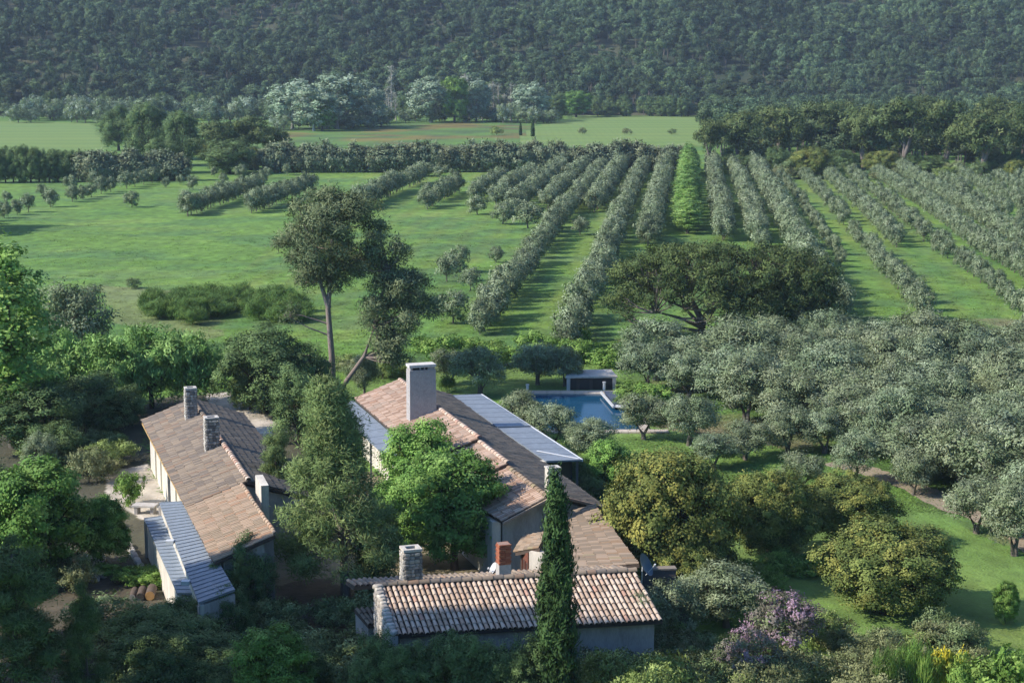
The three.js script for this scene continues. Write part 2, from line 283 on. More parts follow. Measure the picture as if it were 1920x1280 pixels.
function tileGeo(r0, r1, len, lift) {
  const M = new Mesher(), seg = 6, ring = (rad, z, y, ny) => { const k = []; for (let q = 0; q <= seg; q++) { const w = Math.PI * q / seg, c = Math.cos(w), s = Math.sin(w); k.push(M.vert(V(-c * rad, s * rad * 0.85 + y, z), V(-c, s, 0))); } return k; };
  const a = ring(r0, 0, 0), b = ring(r1, len, lift), c = ring(r1 * 0.8, len, lift - 0.004), f = V(0, 0, 1), c2 = b.map((i) => M.vert(V(M.p[i * 3], M.p[i * 3 + 1], M.p[i * 3 + 2]), f)), d2 = c.map((i) => M.vert(V(M.p[i * 3], M.p[i * 3 + 1], M.p[i * 3 + 2]), f));
  for (let q = 0; q < seg; q++) { M.i.push(a[q], b[q + 1], a[q + 1], a[q], b[q], b[q + 1]); M.i.push(c2[q], d2[q], d2[q + 1], c2[q], d2[q + 1], c2[q + 1]); }
  M.c = []; return M.geo();
}
const coverTile = tileGeo(0.078, 0.1, 1, 0.022), ridgeTile = tileGeo(0.13, 0.15, 1, 0.02);
const HR = rngOf(31);
const tmpM = new THREE.Matrix4();
/* A slope: A-B along its top, D-C along its eave. A slab carries canal tiles; `single` of them, the nearest to the viewpoint, are pieces of their own. */
function slope(g, A, B, C, D, cols, { colW = 0.215, rowL = 0.44, single = 0, slabCol = [0.1, 0.075, 0.06], label, gap = 0, wide = 0.9, name = 'roof' } = {}) {
  [A, B, C, D] = [A, B, C, D].map((p) => p.clone().sub(g.position));
  const n = B.clone().sub(A).cross(D.clone().sub(A)).normalize(); const flip = n.y < 0; if (flip) n.negate();
  const M = new Mesher(), top = flip ? [A, B, C, D] : [D, C, B, A]; { const chk = top[1].clone().sub(top[0]).cross(top[3].clone().sub(top[0])); if (chk.y < 0) top.reverse(); }
  M.slab(top, top.map((p) => p.clone().add(V(0, -0.14, 0))));
  const roof = part(name, M.geo(), std(slabCol, 0.95, { map: grain }), g); if (label) roof.userData.label = label;
  const lenU = Math.max(A.distanceTo(B), D.distanceTo(C)), nc = Math.round(lenU / colW), nr = Math.max(1, Math.round((A.distanceTo(D) + B.distanceTo(C)) / 2 / rowL)), list = [];
  for (let i = 0; i < nc; i++) {
    const u = (i + 0.5) / nc, p0 = A.clone().lerp(B, u), p1 = D.clone().lerp(C, u), dv = p1.clone().sub(p0), L = dv.length() / nr; dv.normalize();
    const wob = (noise(i * 0.35, A.x) - 0.5) * 0.03, us = (B.distanceTo(A) / nc) / colW;
    for (let j = 0; j < nr; j++) {
      if (gap && HR() < gap) continue;
      const z = dv.clone().addScaledVector(n, (HR() - 0.5) * 0.05).normalize(), y = n.clone().addScaledVector(dv, -n.dot(dv)).normalize(), x = y.clone().cross(z).normalize(); x.addScaledVector(z, (HR() - 0.5) * 0.06).normalize();
      const p = p0.clone().addScaledVector(dv, (j + (HR() - 0.5) * 0.08) * L).addScaledVector(n, 0.012 + wob + HR() * 0.008).addScaledVector(x, (HR() - 0.5) * 0.016);
      const ls = L * rr(HR, 1.05, 1.16);
      tmpM.makeBasis(x.multiplyScalar(us * wide), y, z.multiplyScalar(ls)); tmpM.setPosition(p);
      const patch = 0.6 * noise(i * 0.8 + A.z, j * 0.3) + 0.4 * HR(), k = Math.min(5, Math.floor(clamp(0.75 * patch + 0.25 * HR() + (HR() < 0.12 ? HR() - 0.5 : 0) * 0.8) * 6));
      const wp = p.clone().add(g.position);
      list.push({ m: tmpM.clone(), k, d: depthOf(wp) });
    }
  }
  list.sort((p, q) => p.d - q.d);
  const rest = [];
  list.forEach((e, i) => {
    if (i < single) { const t = part('tile', coverTile, tileMats[cols][e.k], roof); e.m.decompose(t.position, t.quaternion, t.scale); }
    else { const q = coverTile.clone().applyMatrix4(e.m), c = tileCols[cols][e.k], a = new Float32Array(q.attributes.position.count * 3), s = rr(HR, 0.88, 1.12); for (let v = 0; v < a.length; v += 3) { a[v] = c[0] * s; a[v + 1] = c[1] * s; a[v + 2] = c[2] * s; } q.setAttribute('color', new THREE.BufferAttribute(a, 3)); rest.push(q); }
  });
  if (rest.length) part('tile', mergeGeometries(rest), new THREE.MeshStandardMaterial({ vertexColors: true, roughness: 0.92 }), roof).userData.kind = 'stuff';
  return roof;
}
function ridgeCaps(g, roof, A, B, cols, len = 0.42, wide = 1) {
  A = A.clone().sub(g.position); B = B.clone().sub(g.position);
  const d = B.clone().sub(A), n = Math.round(d.length() / len), L = d.length() / n; d.normalize();
  const x0 = V(0, 1, 0).cross(d).normalize(), y = d.clone().cross(x0);
  for (let i = 0; i < n; i++) { const t = part('ridge_tile', ridgeTile, tileMats[cols][Math.floor(HR() * 6)], roof); tmpM.makeBasis(x0.clone().multiplyScalar(wide), y, d.clone().multiplyScalar(L * 1.08)); tmpM.setPosition(A.clone().addScaledVector(d, i * L).add(V((HR() - 0.5) * 0.03, 0.01 + HR() * 0.015, (HR() - 0.5) * 0.03))); tmpM.decompose(t.position, t.quaternion, t.scale); }
}
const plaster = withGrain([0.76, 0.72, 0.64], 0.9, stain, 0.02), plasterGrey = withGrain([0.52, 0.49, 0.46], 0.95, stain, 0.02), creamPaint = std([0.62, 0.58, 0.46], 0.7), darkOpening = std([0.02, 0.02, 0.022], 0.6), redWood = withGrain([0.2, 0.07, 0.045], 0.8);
const mortar = withGrain([0.25, 0.24, 0.225], 0.95);
const shadedStoneMats = [[0.3, 0.29, 0.28], [0.42, 0.4, 0.37], [0.17, 0.17, 0.17], [0.52, 0.49, 0.45], [0.3, 0.28, 0.25]].map((c) => withGrain(c, 0.95)), paleStoneMats = [[0.5, 0.47, 0.42], [0.58, 0.55, 0.5], [0.42, 0.4, 0.37], [0.62, 0.6, 0.55]].map((c) => withGrain(c, 0.95));
// a wall between two plan points with a top that may slope, thick inwards (to the right of P -> Q seen from above is outside)
function wall(g, name, P, Q, hP, hQ, mat, thick = 0.4, y0 = -0.3) {
  const p = P.clone().sub(g.position).setY(0), q = Q.clone().sub(g.position).setY(0), d = q.clone().sub(p).normalize(), inn = V(d.z, 0, -d.x).multiplyScalar(thick);
  const M = new Mesher(), y = (v, h) => v.clone().setY(h - g.position.y), f = [y(p, y0), y(q, y0), y(q, hQ), y(p, hP)];
  M.slab(f, f.map((v) => v.clone().add(inn)));
  return part(name, M.geo(), mat, g);
}
const stoneShapes = [0, 1, 2, 3, 4, 5].map((k) => { const r = rngOf(50 + k), g = new THREE.IcosahedronGeometry(0.62, 1), p = g.attributes.position; for (let i = 0; i < p.count; i++) { const v = V(p.getX(i), p.getY(i), p.getZ(i)), f = (c) => Math.sign(c) * Math.pow(Math.abs(c) / 0.62, 0.55) * 0.5; const j = 1 + 0.16 * (noise(v.x * 3 + k * 7, v.y * 3 + v.z * 2.7) - 0.5); p.setXYZ(i, f(v.x) * j, f(v.y) * j, f(v.z) * j); } g.computeVertexNormals(); return g; });
// rubble stones over a face: o is its lower corner, u and v its unit edges, n its outward normal
function rubble(parent, o, u, v, n, w, h, size, mats, proud = 0.03) {
  const q = new THREE.Quaternion().setFromRotationMatrix(new THREE.Matrix4().makeBasis(u, v, n));
  for (let y = 0; y < h - size * 0.3;) { const rh = Math.min(size * rr(HR, 0.7, 1.2), h - y); for (let x = 0; x < w - size * 0.2;) { const rw = Math.min(size * rr(HR, 0.8, 1.9), w - x); const s = part('stone', stoneShapes[Math.floor(HR() * 6)], mats[Math.floor(HR() * mats.length)], parent); s.position.copy(o).addScaledVector(u, x + rw / 2).addScaledVector(v, y + rh / 2).addScaledVector(n, proud * rr(HR, -0.3, 0.5)); s.quaternion.copy(q); s.rotateZ((HR() - 0.5) * 0.15); s.scale.set(rw * 0.96, rh * 0.95, 0.09); x += rw; } y += rh; }
}
// a stack standing on a roof: foot is the middle of its base, turn its heading
function chimney(g, foot, w, d, h, label, { stones = true, mat = stones ? mortar : plasterGrey, cap = 0.1, sunk = 0.8, slots = false, brickTop = 0, taper = 0.94 } = {}) {
  const top = new THREE.Group(); const body = new Mesher(), k = taper, u = bX, f = aX, c = foot.clone().sub(g.position);
  const at = (sx, sz, y, q) => c.clone().addScaledVector(u, sx * w / 2 * q).addScaledVector(f, sz * d / 2 * q).add(V(0, y, 0));
  const b4 = [at(-1, 1, -sunk, 1), at(1, 1, -sunk, 1), at(1, -1, -sunk, 1), at(-1, -1, -sunk, 1)], t4 = [at(-1, 1, h, k), at(1, 1, h, k), at(1, -1, h, k), at(-1, -1, h, k)];
  for (let i = 0; i < 4; i++) { const m = (i + 1) % 4; body.quad(b4[i], b4[m], t4[m], t4[i]); } body.quad(t4[0], t4[1], t4[2], t4[3]); body.quad(b4[3], b4[2], b4[1], b4[0]);
  const ch = part('chimney', body.geo(), mat, g); if (label) ch.userData.label = label;
  const yv = V(0, 1, 0);
  if (stones) { rubble(ch, at(-1, 1, -0.5, 0.99), u, yv, f, w * 0.97, h + 0.45, 0.15, shadedStoneMats); rubble(ch, at(-1, -1, -0.5, 0.99), f, yv, u.clone().negate(), d * 0.97, h + 0.45, 0.17, paleStoneMats); rubble(ch, at(1, 1, -0.3, 0.99), f.clone().negate(), yv, u, d * 0.97, h + 0.25, 0.2, shadedStoneMats); }  // light put into the stones: paler on the sunward face, darker on the rest
  const M = new Mesher(), e = 1.08;
  const ringAt = (y, q) => [at(-1, 1, y, q), at(1, 1, y, q), at(1, -1, y, q), at(-1, -1, y, q)];
  if (slots) {
    M.slab(ringAt(h + 0.3, 1.0), ringAt(h + 0.16, 1.0)); part('cap', M.geo(), withGrain([0.72, 0.7, 0.66], 0.9), ch);
    const F = new Mesher(), seg = (a, b, z0, z1) => { const p = (x, z, y) => c.clone().addScaledVector(u, x * w / 2).addScaledVector(f, z * d / 2).add(V(0, y, 0)); F.slab([p(a, z1, h + 0.16), p(b, z1, h + 0.16), p(b, z0, h + 0.16), p(a, z0, h + 0.16)], [p(a, z1, h), p(b, z1, h), p(b, z0, h), p(a, z0, h)]); };
    for (const [a, b] of [[-0.92, -0.76], [-0.2, -0.12], [0.12, 0.2], [0.4, 0.92]]) seg(a, b, -0.85, 0.85); part('flue_opening', F.geo(), mat, ch);
    const D = new Mesher(); D.slab(ringAt(h + 0.155, 0.55), ringAt(h + 0.005, 0.55)); part('flue', D.geo(), darkOpening, ch);
  } else if (cap) {
    const pc = (sx, sz, y) => c.clone().addScaledVector(u, sx * w / 2 * k).addScaledVector(f, sz * d / 2 * k).add(V(0, y, 0)), bar = (x0, x1, z0, z1) => M.slab([pc(x0, z1, h + cap), pc(x1, z1, h + cap), pc(x1, z0, h + cap), pc(x0, z0, h + cap)], [pc(x0, z1, h), pc(x1, z1, h), pc(x1, z0, h), pc(x0, z0, h)]);
    bar(-1.12, 1.12, 0.6, 1.12); bar(-1.12, 1.12, -1.12, -0.6); bar(-1.12, -0.62, -0.598, 0.598); bar(0.62, 1.12, -0.598, 0.598);
    part('cap', M.geo(), withGrain([0.66, 0.63, 0.58], 0.9), ch);
    const D = new Mesher(); D.slab([pc(-0.6, 0.58, h + 0.01), pc(0.6, 0.58, h + 0.01), pc(0.6, -0.58, h + 0.01), pc(-0.6, -0.58, h + 0.01)], [pc(-0.6, 0.58, h - 0.1), pc(0.6, 0.58, h - 0.1), pc(0.6, -0.58, h - 0.1), pc(-0.6, -0.58, h - 0.1)]); part('flue', D.geo(), darkOpening, ch);
  }
  return ch;
}
const zinc = withGrain([0.29, 0.35, 0.42], 0.65, grain, 0.004); zinc.metalness = 0.25;
const zincEdge = std([0.6, 0.63, 0.66], 0.5);
// sheet metal between four corners (counter-clockwise from above), with standing ribs across
function metalSheet(g, c4, ribs, name = 'metal_roof', label, ribH = 0.03) {
  const [A, B, C, D] = c4.map((p) => p.clone().sub(g.position)), M = new Mesher(), up = V(0, 1, 0);
  M.slab([A, B, C, D], [A, B, C, D].map((p) => p.clone().add(V(0, -0.08, 0))));
  for (let i = 0; i <= ribs; i++) { const u = i / ribs, p = A.clone().lerp(D, u), q = B.clone().lerp(C, u), s = D.clone().sub(A).normalize().multiplyScalar(0.022); const t = [p.clone().sub(s), q.clone().sub(s), q.clone().add(s), p.clone().add(s)].map((v) => v.add(V(0, ribH, 0))); M.slab(t, t.map((v) => v.clone().add(V(0, -ribH + 0.003, 0)))); }
  const m = part(name, M.geo(), zinc, g); if (label) m.userData.label = label; return m;
}
function strip(g, P, Q, w, h, mat, name) { const p = P.clone().sub(g.position), q = Q.clone().sub(g.position), d = q.clone().sub(p), s = V(d.z, 0, -d.x).normalize().multiplyScalar(w / 2), M = new Mesher(), t = [p.clone().add(s), p.clone().sub(s), q.clone().sub(s), q.clone().add(s)]; const ck = t[1].clone().sub(t[0]).cross(t[3].clone().sub(t[0])); if (ck.y < 0) t.reverse(); M.slab(t.map((v) => v.clone().add(V(0, h, 0))), t); return part(name, M.geo(), mat, g); }

// the long low house on the left
{
  const o = V(-21.44, 0, -96.83), F = frame(o), g = thing('farmhouse', 'long low stone house at the left with weathered tiled gable roof and two stone chimneys', 'house', F(14, 2.9, 0));
  const L = slope(g, F(-0.2, 2.9, 3.87), F(20, 2.9, 3.87), F(20, -0.05, 2.8), F(-0.2, 0, 2.8), 'straw', { single: 0 });
  const L2 = slope(g, F(20.02, 2.55, 3.72), F(29, 2.55, 3.72), F(29, -0.05, 2.76), F(20.02, -0.05, 2.76), 'tan', { single: 300 });
  const Rr = slope(g, F(20, 2.9, 3.86), F(-0.2, 2.9, 3.86), F(-0.2, 5.8, 2.8), F(20, 5.8, 2.8), 'lichenShade', { label: 'shaded grey roof slope' });
  ridgeCaps(g, L, F(-0.2, 2.9, 3.9), F(7, 2.9, 3.92), 'straw'); ridgeCaps(g, L, F(9.5, 2.9, 3.92), F(20, 2.9, 3.9), 'pale');
  ridgeCaps(g, L2, F(20.1, 2.55, 3.74), F(29, 2.55, 3.74), 'tan', 0.42, 0.7);
  // west wall: plaster piers, shutters, one dark doorway
  const edges = [0.2, 2.6, 3.7, 5.2, 6.4, 8.6, 9.9, 12, 13.1, 15.2, 16.3, 28.8];
  for (let k = 0; k + 1 < edges.length; k++) {
    const t0 = edges[k], t1 = edges[k + 1];
    if (k % 2 === 0) wall(g, 'wall', F(t0, 0.35, 0), F(t1, 0.35, 0), 2.72, 2.72, plaster);
    else { wall(g, k === 5 ? 'doorway' : 'shutter', F(t0, k === 5 ? 0.62 : 0.43, 0), F(t1, k === 5 ? 0.62 : 0.43, 0), 2.3, 2.3, k === 5 ? darkOpening : creamPaint, 0.06); wall(g, 'lintel', F(t0, 0.352, 0), F(t1, 0.352, 0), 2.72, 2.72, plaster, 0.3, 2.31); }
  }
  wall(g, 'wall', F(0.2, 5.4, 0), F(0.2, 0.8, 0), 2.8, 2.8, plasterGrey); wall(g, 'wall', F(28.8, 0.4, 0), F(28.8, 2.5, 0), 2.7, 3.5, plasterGrey); wall(g, 'wall', F(20, 5.4, 0), F(0.2, 5.4, 0), 2.75, 2.75, plasterGrey); wall(g, 'wall', F(19.8, 2.6, 0), F(19.8, 5.4, 0), 3.65, 2.75, plasterGrey); wall(g, 'wall', F(28.8, 2.5, 0), F(19.9, 2.5, 0), 3.55, 3.55, plasterGrey);
  strip(g, F(0, -0.02, 2.62), F(20, -0.02, 2.62), 0.08, 0.1, std([0.42, 0.28, 0.12], 0.8), 'eave_board');
  chimney(g, W(358, 782, 3.7), 0.62, 0.58, 1.62, 'farther stone chimney', {}); chimney(g, W(397, 840, 3.7), 0.7, 0.58, 1.6, 'nearer stone chimney', { cap: 0.07 });
  // a white plastered stub wall beside the lower roof
  wall(g, 'wall', W(480, 968, 2.4), W(491, 990, 2.4), 4.4, 4.4, plaster, 0.35, 0).userData.label = 'white plastered end wall';
}
// the two-tier sheet metal lean-to beside it
{
  const g = thing('metal_shed', 'long two-tier lean-to with blue-grey ribbed metal roofs beside the left house', 'shed', W(345, 1060, 0));
  const U = [W(298.5, 943, 2.55), W(372, 1130, 2.35), W(440, 1105, 2.6), W(343, 940, 2.7)], Lw = [W(269.5, 972, 1.9), W(332, 1112, 1.75), W(366, 1112, 1.9), W(308, 967, 2.0)];
  metalSheet(g, [U[0], U[3], U[2], U[1]].reverse().map((p) => p), 30, 'metal_roof', 'higher ribbed roof sheet'); metalSheet(g, [Lw[0], Lw[3], Lw[2], Lw[1]].reverse(), 22, 'metal_roof', 'lower ribbed roof sheet');
  wall(g, 'wall', Lw[0].clone().add(V(0.1, 0, -0.05)), Lw[1].clone().add(V(0.1, 0, 0.05)), 1.8, 1.64, plaster, 0.2);
  wall(g, 'wall', U[0].clone().add(V(0.06, 0, 0)), U[1].clone().add(V(0.06, 0, 0)), 2.44, 2.24, plaster, 0.15);
  wall(g, 'wall', Lw[3], Lw[0], 1.85, 1.78, plasterGrey, 0.15); wall(g, 'wall', U[3], U[0], 2.5, 2.4, plasterGrey, 0.15); wall(g, 'wall', U[1], U[2], 2.2, 2.4, plasterGrey, 0.15); wall(g, 'wall', Lw[1], Lw[2], 1.6, 1.7, plasterGrey, 0.15);
  const q = (t) => U[0].clone().lerp(U[1], t).add(V(-0.2, -0.02, 0));
  part('gutter_end', boxGeo(0.34, 0.16, 0.3, ...q(0.43).sub(g.position).toArray()), zincEdge, g); part('gutter_end', boxGeo(0.34, 0.16, 0.3, ...q(0.82).sub(g.position).toArray()), zincEdge, g);
}
// the main house
{
  const o = V(-3.73, 0, -101.83), F = frame(o), g = thing('farmhouse', 'main house in the middle with stepped tiled roof, broad grey chimney and metal side roofs', 'house', F(13, -3, 0));
  const S = [[-0.2, 16.4, 0], [16.43, 21.2, 0.2], [21.23, 27, 0.42]];
  let first; S.forEach(([t0, t1, d], k) => {
    const m = slope(g, F(t0, -3.15, 4.42 - d), F(t1, -3.15, 4.42 - d), F(t1, k === 2 ? -5.3 : -5.9, 3.45 - d * 0.9), F(t0, -5.9, 3.45 - d * 0.9), 'rose', { single: k ? 150 : 0, label: k === 1 ? 'middle step of the rose tiled slope' : null }); first ??= m;
    ridgeCaps(g, m, F(t0, -3.15, 4.45 - d), F(t1, -3.15, 4.45 - d), k === 2 ? 'brown' : 'pale');
    if (k) wall(g, 'wall', F(t0 + 0.02, -5.7, 0), F(t0 + 0.02, -3.1, 0), 3.35 - d * 0.5, 4.4 - S[k - 1][2] - 0.1, plasterGrey, 0.3, 2.6);
  });
  const rs = slope(g, F(25.9, -3.15, 4.0), F(-0.2, -3.15, 4.4), F(-0.2, 0, 3.28), F(25.9, 0, 3.0), 'lichenShade', { label: 'grey weathered slope facing the pool, darkened further as shade' });
  wall(g, 'wall', F(26.4, -5.1, 0), F(26.4, -3.1, 0), 3.0, 3.8, plasterGrey); wall(g, 'wall', F(25.7, -3.1, 0), F(25.7, -0.3, 0), 3.7, 2.85, plasterGrey);
  wall(g, 'wall', F(0, -5.6, 0), F(26.4, -5.6, 0), 3.2, 2.9, plaster); wall(g, 'wall', F(25.7, -0.4, 0), F(0, -0.4, 0), 2.8, 3.1, plasterGrey); wall(g, 'wall', F(0, -0.4, 0), F(0, -5.6, 0), 3.1, 3.1, plasterGrey);
  const p = W(790, 779, 4.1); chimney(g, p, 1.52, 0.8, 2.62, 'broad grey rendered chimney with flat white cap', { stones: false, mat: std([0.52, 0.5, 0.49], 0.95, { map: speck, bumpMap: speck, bumpScale: 0.05 }), slots: true, taper: 0.97 });
  chimney(g, W(1036, 941, 3.7), 0.62, 0.5, 1.6, 'slim white chimney near the end of the main ridge', { stones: false, mat: plaster, cap: 0.06 });
  // metal canopy along the right side: three bays, with the step between them
  const can = (t0, t1, h0, h1, n) => metalSheet(g, [F(t1, 0.05, h0), F(t1, 2.0, h1), F(t0, 2.0, h1), F(t0, 0.05, h0)], n, 'canopy_roof', null, 0.012);
  can(-0.2, 1.4, 3.3, 3.24, 2); can(1.6, 9.3, 3.34, 3.26, 6); can(9.5, 17.6, 3.3, 3.22, 6);
  const beam = (t0) => strip(g, F(t0, 0.05, 3.2), F(t0, 2.05, 3.16), 0.16, 0.06, std([0.09, 0.11, 0.14], 0.7), 'expansion_gutter'); beam(1.5); beam(9.4);
  strip(g, F(15.4, 0.3, 3.315), F(17.4, 1.9, 3.235), 0.12, 0.02, zincEdge, 'flashing'); strip(g, F(-0.2, 2.03, 3.14), F(17.6, 2.03, 3.12), 0.06, 0.12, zincEdge, 'gutter');
  wall(g, 'canopy_pier', F(17.4, -0.35, 0), F(17.4, 0.15, 0), 3.2, 3.2, plaster, 0.45).userData.label = 'white pier under the canopy end'; wall(g, 'canopy_shade_front', F(16.9, 1.72, 0), F(0.4, 1.72, 0), 3.05, 3.05, std([0.03, 0.035, 0.04], 0.25), 0.06); wall(g, 'canopy_shade_end', F(16.92, 0.2, 0), F(16.92, 1.7, 0), 3.1, 3.05, std([0.03, 0.035, 0.04], 0.25), 0.06); part('canopy_post', boxGeo(0.12, 3.2, 0.12, ...F(17.3, 1.85, 1.6).sub(g.position).toArray()), std([0.1, 0.1, 0.1], 0.6), g);  // dark panels added to stand for the shade under the canopy
  // metal canopy along the left side
  metalSheet(g, [F(14, -7.4, 3.2), F(14, -5.95, 3.3), F(-0.4, -5.95, 3.3), F(-0.4, -7.4, 3.2)], 9, 'canopy_roof', null, 0.012);
  for (const t of [0.2, 5, 9.5, 13.8]) part('canopy_post', boxGeo(0.1, 3.2, 0.1, ...F(t, -7.25, 1.55).sub(g.position).toArray()), std([0.1, 0.1, 0.1], 0.6), g);
  strip(g, F(27, -5.3, 2.92), F(27, -3.15, 3.86), 0.2, 0.12, withGrain([0.42, 0.33, 0.25], 0.95), 'verge'); strip(g, F(25.95, -3.1, 3.94), F(25.95, 0, 2.95), 0.22, 0.12, withGrain([0.32, 0.24, 0.19], 0.95), 'verge');
}
// the brown roofed wing joining the main house to the front house
{
  const c = [W(1119, 950, 3.3), W(1199, 1058, 3.3), W(1062, 1070, 2.8), W(1036, 974, 2.65)], g = thing('cottage', 'low wing with a broad brown tiled roof between main house and front house', 'house', W(1110, 1075, 0));
  const r = slope(g, c[0], c[1], c[2], c[3], 'brown', { single: 300 });
  ridgeCaps(g, r, c[0].clone().add(V(0, 0.03, 0)), c[3].clone().add(V(0, 0.03, 0)), 'straw', 0.42, 0.6);
  wall(g, 'wall', c[1].clone().add(V(-0.2, 0, 0.1)), c[0].clone().add(V(-0.2, 0, -0.1)), 3.1, 3.1, plasterGrey, 0.3); wall(g, 'wall', c[3].clone().add(V(0.25, 0, 0)), c[2].clone().add(V(0.25, 0, 0)), 2.5, 2.6, plasterGrey, 0.3);
  wall(g, 'wall', c[2].clone().add(V(0.2, 0, -0.2)), c[1].clone().add(V(-0.3, 0, -0.2)), 2.65, 3.1, plasterGrey, 0.3);
}
{
  const g = thing('lean_to', 'small lean-to with brown tiles, white gable and red wooden doors by the brick chimney', 'shed', W(995, 1085, 0));
  const c = [W(1030, 998, 3.0), W(1012, 1028, 3.0), W(966, 1036, 2.35), W(984, 1006, 2.35)];
  slope(g, c[0], c[1], c[2], c[3], 'brown', { single: 60 });
  wall(g, 'wall', c[1].clone().add(V(-0.45, 0, -0.35)), c[1].clone().add(V(0.35, 0, 0.25)), 2.75, 2.9, plaster, 0.25);
  wall(g, 'door', c[2].clone().add(V(0.25, 0, -0.3)), c[1].clone().add(V(-0.5, 0, -0.38)), 2.2, 2.7, redWood, 0.08); for (let k = 0; k < 5; k++) { const p = c[2].clone().add(V(0.25, 0, -0.3)).lerp(c[1].clone().add(V(-0.5, 0, -0.38)), (k + 0.5) / 5).sub(g.position); part('door_board', boxGeo(0.09, 2.2, 0.03, p.x, 1.1, p.z + 0.02, 0.1), k % 2 ? redWood : withGrain([0.3, 0.24, 0.2], 0.9), g); }
}
// the front house
{
  const rl = W(702, 1100, 3.42), rR = W(1192, 1072, 3.42), er = W(1243, 1163, 2.4), el = W(733, 1191, 2.4), g = thing('cottage', 'small front house with ribbed pale clay tile roof, nearest the viewer', 'house', W(965, 1200, 0));
  const r = slope(g, rl, rR, er, el, 'pale', { single: 300, colW: 0.212, rowL: 0.4, wide: 0.86, slabCol: [0.05, 0.04, 0.035] });
  const bk = (p, dx) => p.clone().add(V(-0.5 + dx, -0.34, -1.75));
  const rb = slope(g, rR.clone().add(V(0, 0, -0.02)), rl.clone().add(V(-0.8, 0, -0.02)), bk(rl, -0.8), bk(rR, 0), 'straw');
  ridgeCaps(g, r, rl.clone().add(V(0, 0.04, 0)), rR.clone().add(V(0, 0.04, 0)), 'straw', 0.42, 1.1);
  const i = (p, x, z) => p.clone().add(V(x, 0, z));
  wall(g, 'wall', i(el, 0.3, -0.35), i(er, -0.3, -0.35), 2.3, 2.3, plasterGrey); wall(g, 'wall', i(er, -0.35, -0.5), i(rR, -0.35, -1.2), 2.35, 2.95, plasterGrey, 0.3); wall(g, 'wall', i(rR, -0.3, -1.5), i(rl, 0.3, -1.5), 2.9, 2.9, plasterGrey, 0.3);
  const gw = wall(g, 'gable_wall', i(rl, -0.02, 0), i(el, -0.02, 0.1), 3.42, 2.35, plasterGrey, 0.3); gw.userData.label = 'rough rubble gable wall';
  { const P = i(rl, -0.02, 0).sub(g.position), Q = i(el, -0.02, 0.1).sub(g.position), d = Q.clone().sub(P).setY(0), w = d.length(); d.normalize(); const n = V(-d.z, 0, d.x); for (let k = 0; k < 6; k++) rubble(gw, P.clone().addScaledVector(d, w * k / 6).setY(0.2), d, V(0, 1, 0), n, w / 6, lerp(3.3, 2.3, (k + 0.5) / 6) - 0.2, 0.24, paleStoneMats, 0.04);
    for (let k = 0; k < 14; k++) { const s = part('stone', stoneShapes[k % 6], paleStoneMats[k % 4], gw); s.position.copy(P.clone().lerp(Q, (k + 0.5) / 14)).add(V(0.12, (1 - k / 14) * 0 + 0.1, 0)).setY(lerp(3.5, 2.48, (k + 0.5) / 14)); s.scale.set(rr(HR, 0.25, 0.4), 0.2, rr(HR, 0.25, 0.38)); s.rotation.y = HR() * 3; } }
  chimney(g, W(771, 1104, 3.12), 0.72, 0.66, 1.6, 'dark rubble chimney with pale rim', {});
  const bc = W(944, 1084, 3.35), brick = withGrain([0.42, 0.13, 0.07], 0.9), brick2 = withGrain([0.5, 0.19, 0.1], 0.9); const low = chimney(g, bc, 0.5, 0.46, 0.62, 'square brick chimney, red above and grey below', { stones: false, mat: withGrain([0.52, 0.51, 0.5], 0.95), cap: 0, taper: 1 });
  { const c = bc.clone().sub(g.position), q = Math.atan2(bX.z, bX.x); const brickG = new THREE.BoxGeometry(1, 1, 1); part('brick_core', boxGeo(0.44, 0.82, 0.4, c.x, c.y + 0.62 + 0.41, c.z, -q), std([0.3, 0.2, 0.16], 1), low);
    for (let row = 0; row < 10; row++) for (let s = 0; s < 4; s++) for (let k = 0; k < 2; k++) { const b = part('brick', brickG, (row + k) % 3 === 1 ? brick2 : brick, low), half = s % 2 ? 0.23 : 0.25, len = s % 2 ? 0.225 : 0.245; b.position.copy(c).add(V(0, 0.62 + (row + 0.5) * 0.082, 0)); const dx = [0, 1, 0, -1][s], dz = [1, 0, -1, 0][s], off = (k - 0.5) * len + (row % 2 ? 0.02 : -0.02); b.position.addScaledVector(bX, dx * half * 0.92 + (dz ? off : 0)).addScaledVector(aX, dz * half * 0.86 + (dx ? off * 0.9 : 0)); b.rotation.y = -q; b.scale.set(dz ? len * 0.95 : 0.06, 0.07, dx ? len * 0.86 : 0.06); }
  }
  // low tiled lean-to at the left end
  const ll = slope(g, W(664, 1142, 2.0), W(712, 1139, 2.0), W(722, 1168, 1.7), W(690, 1172, 1.7), 'straw', { label: 'low lean-to roof at the left end', name: 'roof' });
  wall(g, 'wall', W(690, 1168, 1.7), W(722, 1166, 1.7), 1.6, 1.6, plasterGrey, 0.2); wall(g, 'wall', W(666, 1142, 2), W(690, 1168, 1.7), 1.85, 1.6, plasterGrey, 0.2);
}
